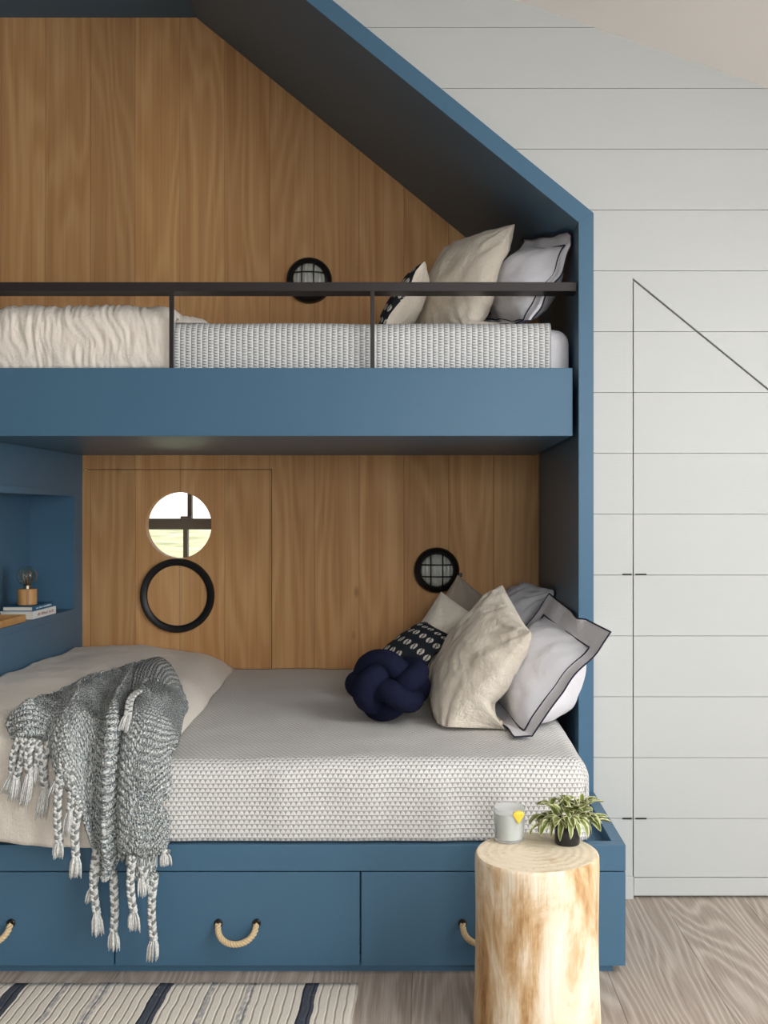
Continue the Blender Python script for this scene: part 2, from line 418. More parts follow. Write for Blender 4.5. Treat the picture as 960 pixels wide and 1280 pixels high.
b = B(); b.box(XLW - .1, XRW + .1, YFW - .1, 3.0, -.06, FZ); struct(obj('floor', b, MAT['floor']))
b = B(); zr = ceil_z(XRW + .1)
SKX, SKY = (1.25, 2.15), (.2, 1.5)  # unseen roof opening, added for the fill light over the bed
def roof(xa, xb, y0, y1): b.prism([(xa, ceil_z(xa)), (xb, ceil_z(xb)), (xb, ceil_z(xb) + .12), (xa, ceil_z(xa) + .12)], y0, y1)
roof(XLW - .1, XRIDGE, YFW - .1, 2.882); roof(XRIDGE, -.6, YFW - .1, 2.882); roof(-.6, SKX[0], YFW - .1, 2.9); roof(SKX[1], XRW + .1, YFW - .1, 2.9)
roof(SKX[0], SKX[1], YFW - .1, SKY[0]); roof(SKX[0], SKX[1], SKY[1], 2.9)
struct(obj('ceiling', b, MAT['plaster']))
# white board wall round the bunk, with the door cut out of it
DX = px(791.5, 0, 2.9).x; DZ = 1.12 + (640 - 349.5) * 2.9 / F; DB = 1.12 + (640 - 1119) * 2.9 / F
ZG0 = 1.12 + (640 - 1023) * 2.9 / F; PITCH = 76.05 * 2.9 / F
GAP = .0015
def rows(zmin, zmax):
    k = -1; out = []
    while True:
        z0 = ZG0 + k * PITCH; z1 = z0 + PITCH
        if z0 > zmax: break
        out.append((max(z0 + GAP / 2, zmin), z1 - GAP / 2)); k += 1
    return [r for r in out if r[1] > r[0]]
WB = B()
YW0, YW1 = 2.9, 2.916
dg = .0028
for z0, z1 in rows(.055, 3.3):
    base = [(XLW, z0), (XRW, z0), (XRW, z1), (XLW, z1)]
    # strip between bunk and door
    p = clip(clip(base, 1, 0, DX - dg / 2), -1, 0, -XO)
    if z0 < DZ + 0.05 and len(p) > 2: WB.prism(p, YW0, YW1)
    # above the slope of the bunk, left of the door line
    p = clip(clip(base, 1, 0, XO), -SL, -1, -(ZO + SL * XO))
    p = clip(p, -1, 0, -(XT - .05)) if len(p) > 2 else p
    if len(p) > 2: WB.prism(p, YW0, YW1)
    # above the door slope
    p = clip(clip(base, -1, 0, -(DX - dg / 2)), -SL, -1, -(DZ + .004 + SL * DX))
    if len(p) > 2:
        WB.prism(p, YW0, YW1)
    if z1 > DZ + .05:
        p = clip(clip(base, 1, 0, DX - dg / 2), -1, 0, -XO)
        if z0 >= DZ + .05 and len(p) > 2: WB.prism(p, YW0, YW1)
    # far left beyond the bunk
    p = clip(base, 1, 0, XU - .045)
    if len(p) > 2: WB.prism(p, YW0, YW1)
WB.prism([(XO, FZ), (XRW, FZ), (XRW, 3.3), (XT - .1, 3.3), (XT - .1, ZO + SL * (XO - XT + .1)), (XO, ZO)], YW1, YW1 + .02)
WB.box(XLW, XU - .045, YW1, YW1 + .02, 0, 3.3)
bmesh.ops.bevel(WB.bm, geom=[], offset=0, affect='EDGES') if False else None
struct(obj('wall_back', WB, MAT['white']))
# baseboard stub between platform and door
b = B(); b.box(XO, DX - dg / 2, 2.888, 2.9, FZ, .056, .0015); struct(obj('baseboard_back', b, MAT['white']))
# door under the eaves
DR = XRW - .25
b = B()
for z0, z1 in rows(DB + .0535, 3.3):
    p = [(DX + dg / 2, z0), (DR, z0), (DR, z1), (DX + dg / 2, z1)]
    p = clip(p, SL, 1, DZ + SL * DX - .004)
    if len(p) > 2: b.prism(p, 2.899, YW1 - .001)
b.box(DX + dg / 2, DR, 2.897, YW1 - .001, DB, DB + .051, .0012)
d1 = obj('door_1', b, MAT['white']); struct(d1)
for yy in (718, 1023):
    zz = 1.12 + (640 - yy) * 2.9 / F
    for xa, xb in ((778, 789.5), (794, 808)):
        h = B(); h.box(px(xa, 0, 2.9).x, px(xb, 0, 2.9).x, 2.8975, 2.9125, zz - .0022, zz + .0022); obj('hinge', h, MAT['black'], d1)
# walls that close the room, with the windows that light it
WINS_R = [(-1.5, -.15), (.2, 1.55)]; WZ = (.42, 1.62)
b = B(); t = .12; zr = ceil_z(XRW) + .15
ys = [YFW, WINS_R[0][0], WINS_R[0][1], WINS_R[1][0], WINS_R[1][1], 3.0]
for i in range(5):
    if i % 2 == 0: b.box(XRW, XRW + t, ys[i], ys[i + 1], 0, zr)
    else: b.box(XRW, XRW + t, ys[i], ys[i + 1], 0, WZ[0]); b.box(XRW, XRW + t, ys[i], ys[i + 1], WZ[1], zr)
struct(obj('wall_right', b, MAT['plaster']))
b = B(); b.box(XLW - t, XLW, YFW, 3.0, 0, 3.1); struct(obj('wall_left', b, MAT['room']))
FWX = (.0, 1.3); FWZ = (1.0, 2.2)
b = B(); b.box(XLW, FWX[0], YFW - t, YFW, 0, 3.1); b.box(FWX[1], XRW, YFW - t, YFW, 0, 3.1)
b.box(FWX[0], FWX[1], YFW - t, YFW, 0, FWZ[0]); b.box(FWX[0], FWX[1], YFW - t, YFW, FWZ[1], 3.1)
struct(obj('wall_front', b, MAT['room']))
def window(name, a0, a1, z0, z1, fix, along):
    w = B()
    def bx(p0, p1, q0, q1, d0, d1):
        if along == 'Y': w.box(fix + d0, fix + d1, p0, p1, q0, q1)
        else: w.box(p0, p1, fix - d1, fix - d0, q0, q1)
    f = .05
    bx(a0, a1, z0, z0 + f, .03, .09); bx(a0, a1, z1 - f, z1, .03, .09); bx(a0, a0 + f, z0 + f, z1 - f, .03, .09); bx(a1 - f, a1, z0 + f, z1 - f, .03, .09)
    m = (a0 + a1) / 2; bx(m - .015, m + .015, z0 + f, z1 - f, .04, .08)
    o = obj(name, w, MAT['white']); return struct(o)
for i, (a, c) in enumerate(WINS_R): window('window_%d' % (i + 2), a, c, WZ[0], WZ[1], XRW, 'Y')
window('window_4', FWX[0], FWX[1], FWZ[0], FWZ[1], YFW, 'X')  # unseen window, added and sized to brighten the bunk interior

# rear oak panelling with the hatch and the porthole
def poly_wall(name, mat):
    w = B(); HX0, HX1 = px(103.5, 0, YB).x, px(340, 0, YB).x
    HZ0, HZ1 = .30, 1.12 + (640 - 586.5) * YB / F
    th = .03
    w.box(XL - .03, HX0, YB, YB + th, .2, HZ1)
    w.box(HX1, XI + .03, YB, YB + th, .2, HZ1)
    w.prism([(XU - .03, HZ1), (XI + .03, HZ1), (XI + .03, ZI), (XT, ZT + .05), (XU - .03, ZT + .05)], YB, YB + th)
    struct(obj(name, w, mat))
    return HX0, HX1, HZ0, HZ1
HX0, HX1, HZ0, HZ1 = poly_wall('wall_rear', MAT['oak'])
HC = px(223, 656.5, YB); HRAD = 41.3 * YB / F
def hatch():
    g = .0028
    x0, x1, z0, z1 = HX0 + .0005, HX1 - g, HZ0, HZ1 - g
    b = B(); n = 96; ya, yb = YB + .001, YB + .046
    inner, outer = [], []
    for k in range(n):
        t = 2 * PI * k / n; c, s = math.cos(t), math.sin(t)
        inner.append((HC.x + HRAD * c, HC.z + HRAD * s))
        q = min([((x1 - HC.x) / c if c > 1e-9 else 1e9), ((x0 - HC.x) / c if c < -1e-9 else 1e9), ((z1 - HC.z) / s if s > 1e-9 else 1e9), ((z0 - HC.z) / s if s < -1e-9 else 1e9)])
        outer.append((HC.x + q * c, HC.z + q * s))
    for cx, cz in ((x0, z0), (x1, z0), (x0, z1), (x1, z1)):            # true corners
        k = min(range(n), key=lambda i: (outer[i][0] - cx) ** 2 + (outer[i][1] - cz) ** 2); outer[k] = (cx, cz)
    P = [[Vector((o[0], yb, o[1])), Vector((o[0], ya, o[1])), Vector((i[0], ya, i[1])), Vector((i[0], yb, i[1]))] for o, i in zip(outer, inner)]
    b.grid(P, wrapu=True, wrapv=True)
    d = struct(obj('door_2', b, MAT['oak'], smooth=True, angle=30))
    # round swing cover below the porthole: black ring round an oak disc
    cc = px(221.5, 744.5, YB - .01); r0, r1 = 38.3 * YB / F, 46.2 * YB / F
    m = B(); m.lathe([(r0 - .002, .0), (r0 - .002, .016), (r0 + .004, .021), (r1 - .004, .021), (r1, .016), (r1, .0)], (cc.x, YB, cc.z), 80, 'Y')
    ring = obj('porthole_cover', m, MAT['black'], d, smooth=True)
    m = B(); m.lathe([(0, .009), (r0 - .003, .009), (r0 - .003, .0)], (cc.x, YB, cc.z), 64, 'Y'); obj('cover_disc', m, MAT['oak'], ring, smooth=True)
    m = B(); m.box(x0 - .05, x1 + .05, YB + .0302, YB + .06, z1 + .003, z1 + .05); m.box(x0, x1 + .05, YB + .0465, YB + .06, z1 - .03, z1 + .003)  # hidden strips added to block light leaking through the hatch gaps
    m.box(x1 + .003, x1 + .05, YB + .0302, YB + .06, z0, z1 + .003); m.box(x1 - .03, x1 + .003, YB + .0465, YB + .06, z0, z1 - .03)
    m.box(x0 - .05, x0 + .03, YB + .0465, YB + .06, z0, z1 - .03); m.box(x0 - .05, x0 - .001, YB + .0302, YB + .0465, z0, z1)
    obj('stop', m, MAT['oak'], d)
    return d
hatch()
# passage behind the hatch and its window
WY = 4.75
wx0, wx1, wz0, wz1 = -1.72, -.62, .45, 1.65
b = B()
b.box(-2.0, wx0, WY, WY + .12, 0, 2.2); b.box(wx1, -.3, WY, WY + .12, 0, 2.2); b.box(wx0, wx1, WY, WY + .12, 0, wz0); b.box(wx0, wx1, WY, WY + .12, wz1, 2.2)
b.box(-2.05, -2.0, YB + .05, WY + .12, 0, 2.2); b.box(-.3, -.25, YB + .05, WY + .12, 0, 2.2)
b.box(-2.05, -.25, YB + .05, WY + .12, 2.2, 2.25); b.box(-2.05, -.25, YB + .05, WY + .12, -.05, 0)
struct(obj('wall_passage', b, MAT['plaster']))
cb = px(224, 655, WY).z
b = B()
b.box(wx0, wx1, WY + .02, WY + .07, wz0, wz0 + .05); b.box(wx0, wx1, WY + .02, WY + .07, wz1 - .05, wz1)
b.box(wx0, wx0 + .05, WY + .02, WY + .07, wz0, wz1); b.box(wx1 - .05, wx1, WY + .02, WY + .07, wz0, wz1)
b.box(wx0, wx1, WY + .0, WY + .05, cb - .0265, cb + .0265, .004)
xm = px(235, 0, WY).x; b.box(xm - .0105, xm + .0105, WY + .03, WY + .06, cb, wz1)
xm2 = px(231, 0, WY).x; b.box(xm2 - .0105, xm2 + .0105, WY + .01, WY + .04, wz0, cb)
b.box(xm - .035, xm + .02, WY - .012, WY + .0, cb + .026, cb + .038, .003)
w1 = struct(obj('window_1', b, MAT['sash']))
p = B(); p.box(wx0 + .05, wx1 - .05, WY + .035, WY + .038, wz0 + .05, wz1 - .05); obj('pane', p, MAT['pane'], w1)
# land outside
P = []
for i in range(41):
    row = []
    for j in range(41):
        x = -60 + i * 2.5; y = 6 + (j / 40) ** 2 * 180
        row.append(Vector((x * (1 + y / 90), y, -3.2 + .0135 * y + .9 * fbm(x * .05, y * .05, 0, 1, 3))))
    P.append(row)
b = B(); b.grid(P); g = obj('meadow', b, MAT['meadow'], smooth=True); tag(g, 'pale sunlit meadow seen through the porthole', 'meadow'); g['kind'] = 'structure'
random.seed(4)
def shrub(x, y, r, label):
    z = -3.2 + .0135 * y + .9 * fbm((x / (1 + y / 90)) * .05, y * .05, 0, 1, 3)
    m = B(); bmesh.ops.create_icosphere(m.bm, subdivisions=4, radius=1)
    for v in m.bm.verts:
        q = v.co.copy(); d = 1 + .32 * fbm(q.x + x, q.y, q.z, 1.7, 3)
        v.co = Vector((q.x * r * d * 1.15, q.y * r * d, max(-.25, q.z) * r * d * .9)) + Vector((x, y, z + r * .2))
    tag(obj('shrub', m, MAT['shrub'], smooth=True, angle=180), label, 'shrub', 'shrubs outside the window')
shrub(-6.0, 24, 1.3, 'dark green shrub seen low through the porthole, nearest the pane bar')
shrub(-9.5, 45, 2.0, 'larger far shrub seen through the porthole under the window bar')

# ------------------------------------------------------------------ the built-in bunk
BUNK = empty('bunk_bed', (-.4, 3.2, 0), 'blue painted built-in bunk bed with sloped top, guard rail and rope-handled drawers', 'bunk bed')
YO = 2.883                                                # front edge of the shell, a little proud of the boards
bev = .0012
b = B(); b.prism([(XI, 0.0), (XO, 0.0), (XO, ZO), (XI, ZI)], YO, YB, bev=bev); obj('side_panel', b, MAT['blue'], BUNK)
ot = lambda x: ZO + SL * (XO - x)
XTO = XO - (ZT + .045 - ZO) / SL
b = B(); b.prism([(XI, ZI), (XO, ZO), (XTO, ZT + .045), (XT, ZT)], YO, YB, bev=bev); obj('sloped_panel', b, MAT['blue'], BUNK)
b = B(); b.prism([(XT, ZT), (XTO, ZT + .045), (XU - .04, ZT + .045), (XU - .04, ZT)], YO, YB, bev=bev); obj('top_panel', b, MAT['blue'], BUNK)
# left panel with its niche
NY0, NY1 = 2.99, 3.79; NZ0, NZ1 = .75, 1.181; NX = -1.518
b = B()
ZD = 1.342
b.box(XL - .2, XL, YO, NY0, 0, ZD); b.box(XL - .2, XL, NY1, YB, 0, ZD); b.box(XL - .2, XL, NY0, NY1, 0, NZ0); b.box(XL - .2, XL, NY0, NY1, NZ1, ZD)
b.box(XL - .2, NX, NY0, NY1, NZ0, NZ1)
lp = obj('niche_panel', b, MAT['blue'], BUNK)
b = B(); b.box(XU - .04, XU, YO, YB, 0, ZT, bev); b.box(XU, XL - .2, YO, YO + .02, 0, ZD); obj('end_wall_panel', b, MAT['blue'], BUNK)
b = B(); tw, tp = .024, .004
x0, x1 = XL, XL + tp
b.box(x0, x1, NY0 - tw, NY1 + tw, NZ0 - tw, NZ0, .001); b.box(x0, x1, NY0 - tw, NY1 + tw, NZ1, NZ1 + tw, .001)
b.box(x0, x1, NY1, NY1 + tw, NZ0, NZ1, .001); b.box(x0, x1, NY0 - tw, NY0, NZ0, NZ1, .001)
obj('niche_trim', b, MAT['blue'], BUNK)
# upper deck
b = B(); b.box(XU, XI - .016, 2.925, YB, 1.343, 1.50); obj('deck_panel', b, MAT['blue'], BUNK)
b = B(); b.box(XU, XI - .015, 2.9, 2.924, 1.3425, 1.542, .0015); obj('fascia', b, MAT['blue'], BUNK)
# guard rail
b = B(); b.box(XU, XI - .002, 2.905, 2.975, 1.768, 1.7945, .001); rail = obj('guard_rail', b, MAT['bronze'], BUNK)
for xx in (-36.5, 214.5, 465.5):
    c = px(xx, 0, 2.912).x; b = B(); b.box(c - .006, c + .006, 2.907, 2.919, 1.541, 1.769, .0008); obj('baluster', b, MAT['bronze'], BUNK)
# lower platform
XR = XO; XPL = -1.62
ZR0, ZR1 = .2425, .3065
b = B()
b.box(XPL, XR, YP, YP + .03, ZR0, ZR1, .0012); b.box(XR - .03, XR, YP + .03, YO, ZR0, ZR1, .0012)
b.box(XPL, XR - .03, YP + .03, YO + .0, ZR0, .272); b.box(XPL, XI, YO, YB, ZR0, .272)
obj('platform_frame', b, MAT['blue'], BUNK)
b = B(); b.box(XR - .066, XR, YP + .001, YP + .03, .0105, .2395, .001); b.box(XR - .02, XR, YP + .03, YO, .0105, .2395, .001); obj('end_panel', b, MAT['blue'], BUNK)
b = B(); b.box(XPL, XR - .028, YP + .018, YP + .06, FZ, .03); b.box(XPL, XR - .06, YP + .03, YP + .045, .03, .2425); b.box(XR - .042, XR - .028, YP + .06, YO, FZ, .03); obj('toe_kick', b, MAT['blue'], BUNK)
# drawers
g = .002
DXs = [px(q, 0, YP).x for q in (-165, 143, 450.5, 750)]
def drawer(x0, x1, hx):
    b = B(); b.box(x0 + g, x1 - g, YP + .001, YP + .022, .0105, .2395, .0012); d = obj('drawer', b, MAT['blue'], BUNK)
    zt = 1.12 + (640 - 1154) * YP / F; hw = .0465
    for s in (-1, 1):
        e = B(); e.lathe([(.0, -.001), (.0, .004), (.0085, .004), (.0105, .002), (.0105, -.001)], (hx + s * hw, YP, zt), 20, 'Y'); obj('eyelet', e, MAT['black'], d, smooth=True)
    r = B(); n = 70; core = []
    for k in range(n + 1):
        q = k / n; a = PI * q
        core.append(Vector((hx - hw * math.cos(a) * (1 - .04 * math.sin(a)), YP - .004 - .03 * math.sin(a) ** .8, zt - .037 * math.sin(a) ** .75)))
    for sidx in range(3):
        pts = []
        for k, c in enumerate(core):
            t = core[min(k + 1, n)] - core[max(k - 1, 0)]; t.normalize()
            u = t.cross(Vector((0, 1, .3))).normalized(); v = t.cross(u)
            a = k / n * 2 * PI * 7 + sidx * 2 * PI / 3
            pts.append(c + (u * math.cos(a) + v * math.sin(a)) * .0044)
        r.tube(pts, .0036, 8)
    obj('rope_handle', r, MAT['rope'], d, smooth=True, angle=180)
for i in range(3): drawer(DXs[i], DXs[i + 1], px((-10, 297, 602)[i], 0, YP).x)

# ------------------------------------------------------------------ bedding
def soft_box(x0, x1, y0, y1, z0, z1, r, nx=60, ny=40, seed=0, amp=.003):
    """a mattress: rounded box as one closed mesh"""
    b = B(); bmesh.ops.create_cube(b.bm, size=1)
    for v in b.bm.verts: v.co = Vector((x0 if v.co.x < 0 else x1, y0 if v.co.y < 0 else y1, z0 if v.co.z < 0 else z1))
    bmesh.ops.bevel(b.bm, geom=b.bm.edges[:], offset=r, segments=5, profile=.5, affect='EDGES')
    bmesh.ops.subdivide_edges(b.bm, edges=[e for e in b.bm.edges if e.calc_length() > .3], cuts=8, use_grid_fill=True)
    return b
def profile(y_edge, ztop, zbot, r, depth):
    """drop over an edge: arc length t (0 far inside) -> (offset beyond -depth.., drop)"""
    def f(t):
        L1 = depth - r
        if t < L1: return (t - depth, 0.0)
        a = (t - L1) / r
        if a < PI / 2: return (-r + r * math.sin(a), -(r - r * math.cos(a)))
        return (0.0, -r - (t - L1 - r * PI / 2))
    return f, depth - r + r * PI / 2 + (ztop - zbot - r)
# lower mattress and coverlet
MZ, MXR = .492, .395
tag(obj('mattress', soft_box(XL + .01, MXR, YP + .035, YB - .005, .273, MZ, .035), MAT['cotton'], smooth=True, angle=60), 'lower bunk mattress in white sheet, mostly under the woven coverlet', 'mattress')
def bed_z(x, y): return .5
def coverlet():
    yf, xr, zt, zb = YP + .012, MXR + .013, .506, .3125
    fy, Ty = profile(yf, zt, zb, .055, YB - .006 - yf); fx, Tx = profile(xr, zt, zb, .05, xr + 1.30)
    nx, ny = 190, 150; P = []
    tot = []
    for i in range(nx + 1):
        s = (i / nx) * Tx
        if i > nx * .8: s = Tx * .8 + (i - nx * .8) / (nx * .2) * Tx * .2
        ox, dx = fx(s); row = []
        for j in range(ny + 1):
            t = (j / ny) ** .8 * Ty; oy, dy = fy(t)
            x, y = xr + ox, yf - oy
            rc = .045                                     # round the hanging corner in plan
            cx, cy = xr - rc, yf + rc
            if x > cx and y < cy:
                q = Vector((x - cx, y - cy)); m = max(abs(q.x), abs(q.y)); 
                if q.length > 1e-6: q = q.normalized() * m
                x, y = cx + q.x, cy + q.y
            d = -math.hypot(dx, dy) if (dx > -.055 and dy > -.055) else min(dx, dy)
            z = max(zt + d, zb)
            k = sstep(0, .12, -dy) + sstep(0, .12, -dx)
            z += (.004 * fbm(x, y, 0, 3, 3) + .0022 * fbm(x * 1.0, y, z, 7, 2)) * (1 - min(1, k))
            bulge = .006 * fbm(x * 3, 0, z * 2, 1.5, 2) + .004 * nz(x * 14, z * 3)
            if dy < -.02: y -= max(-.003, bulge)
            if dx < -.02: x += .5 * bulge
            row.append(Vector((x, y, z)))
        P.append(row)
    S = lambda i: (i / nx) * Tx
    b = B(); b.grid(P, flip=True, uv=lambda a, c: (a / nx * Tx, (c / ny) ** .8 * Ty))
    o = obj('coverlet', b, MAT['coverlet'], solid=.004, off=-1, fix=False)
    tag(o, 'woven grey and white coverlet spread over the lower bunk mattress', 'coverlet', 'woven coverlets')
    return P
COVP = coverlet()
# oatmeal duvet turned over the left end of the lower bunk
def dv_right(y): return -.645 - (y - YP) * .075 + .012 * nz(y * 4, 3.3)
def duvet():
    yf, zb = YP - .026, .309
    depth = YB - .012 - yf; r = .085
    fy, Ty = profile(yf, .59, zb, r, depth)
    nx, ny = 120, 170; P = []
    for i in range(nx + 1):
        w = i / nx; w = 1 - (1 - w) ** 1.35
        row = []
        for j in range(ny + 1):
            t = (j / ny) * Ty; oy, dy = fy(t)
            y0 = yf - oy
            xr = dv_right(y0); x = (XL + .008) + w * (xr - XL - .008)
            d = xr - x
            puff = math.sqrt(max(0, 1 - (1 - min(1, d / .13)) ** 2))
            th = .012 + .083 * puff + .010 * math.exp(-((x + 1.13) / .18) ** 2) - .02 * sstep(.3, 1, w) * 1
            back = sstep(YB - .012, YB - .10, y0); th *= .55 + .45 * back
            wr = .010 * fbm(x * 1.2 + .6 * y0, y0 * .7, 2.2, 4, 4) + .006 * abs(nz(x * 9 + y0 * 5, y0 * 3, 1.7))
            if dy > -r * 1.0:
                k = 1 - min(1, -dy / r)
                z = .503 + th * (.35 + .65 * 1) + dy + wr * k
                y = y0 - (1 - puff) * 0
                z = max(z, .513 if y > YP + .07 else 0)
                if d < .0005 and dy > -.02: z = .512
            else:
                z = .503 + th + dy; y = y0
            # front face: thinner to the right edge
            front = sstep(-.02, -.12, dy)
            y = y + (1 - puff) * .02 * front - .012 * front * fbm(x * 3, z * 1.2, 5, 3, 3) + .0
            z = max(z, zb + .003 * nz(x * 20, 1))
            row.append(Vector((x, y, z)))
        P.append(row)
    b = B(); b.grid(P, flip=True, uv=lambda a, c: (a / nx * .72, c / ny * Ty))
    o = obj('duvet', b, MAT['duvet'], solid=.004, off=-1, fix=False)
    tag(o, 'oatmeal linen duvet laid across the lower bunk, under the knitted throw', 'duvet', 'linen duvets')
    return P
DUVP = duvet()

# upper mattress, coverlet, folded duvet
UZ = 1.682
tag(obj('mattress', soft_box(XU + .01, .432, 2.963, YB - .005, 1.502, UZ - .01, .045), MAT['cotton'], smooth=True, angle=60), 'upper bunk mattress in white sheet, its bare corner showing behind the rail end', 'mattress')
def coverlet_up():
    yf, xr, zt, zb = 2.9485, .372, UZ + .006, 1.515
    fy, Ty = profile(yf, zt, zb, .04, YB - .01 - yf); nx, ny = 200, 80; P = []
    for i in range(nx + 1):
        x = XU + .012 + i / nx * (xr - XU - .012); row = []
        for j in range(ny + 1):
            t = (j / ny) ** .75 * Ty; oy, dy = fy(t); y = yf - oy
            z = zt + dy + .005 * fbm(x, y, 0, 3, 2) * (1 if dy > -.01 else .5)
            y -= .006 * sstep(0, .05, -dy) * max(-.4, fbm(x * 2, z, 3, 2.2, 3))
            row.append(Vector((x, y, z)))
        P.append(row)
    b = B(); b.grid(P, flip=True, uv=lambda a, c: (a / nx * (xr - XU), (c / ny) ** .75 * Ty))
    tag(obj('coverlet', b, MAT['coverlet_up'], solid=.006, off=-1, fix=False), 'ribbed grey and white coverlet on the upper bunk behind the rail', 'coverlet', 'woven coverlets')
coverlet_up()
def duvet_up():
    root = empty('duvet', (-1.0, 3.3, UZ), 'crinkled cream duvet folded at the left end of the upper bunk', 'duvet', 'linen duvets')
    def lump(name, x0, x1, yf, ztop, zb, amp, seed, depth=.8, rend=.05):
        nx, ny = 150, 110; P = []
        prof = []; r = min(.075, (ztop - UZ) * .9 + .03)
        fy, Ty = profile(yf, ztop, zb, r, depth)
        for i in range(nx + 1):
            w = i / nx; x = x0 + w * (x1 - x0)
            e = min(1, (x - x0) / (rend * 2.2), 1); e2 = min(1, (x1 - x) / rend)
            pe = math.sqrt(max(0, 1 - (1 - max(0, min(e, 1))) ** 2)); pe2 = math.sqrt(max(0, 1 - (1 - max(0, e2)) ** 2))
            puff = min(pe, pe2); row = []
            for j in range(ny + 1):
                t = j / ny * Ty; oy, dy = fy(t); y = yf - oy
                th = ztop - UZ
                z = UZ + .012 + (th - .012) * (.25 + .75 * puff) + (dy if dy <= -.001 else 0)
                q = x * 1.0 + .30 * (z - UZ) + .035 * fbm(x * 2, z * 2, seed, 3, 2)
                wr = amp * (.75 * (.5 - abs(nz(q * 30, z * 5 + y * 2, seed))) + .85 * (.5 - abs(nz(q * 52 + 9, z * 9 + y * 4, seed + 3))) + .5 * (.5 - abs(nz(q * 95, z * 22, seed + 5))) - .6) + amp * .9 * fbm(x, y, z + seed, 5, 2)
                fr = sstep(0, .05, -dy)
                y2 = y + (1 - puff) * .005 * fr - wr * fr * puff
                z2 = z + wr * (1 - fr) * puff
                row.append(Vector((x, y2, max(z2, zb) if dy < -.02 else z2)))
            P.append(row)
        b = B(); b.grid(P, flip=True, uv=lambda a, c: (a / nx * (x1 - x0), c / ny * Ty))
        return obj(name, b, MAT['duvet'], root, solid=.004, off=-1, fix=False)
    lump('folded_layer', px(-30, 0, 2.93).x, px(216, 0, 2.93).x, 2.931, 1.742, 1.5455, .011, 2.0)
    lump('turned_edge', px(150, 0, 3.02).x, px(256, 0, 3.02).x, 2.99, 1.728, UZ + .016, .005, 9.0, .5, .12)
duvet_up()

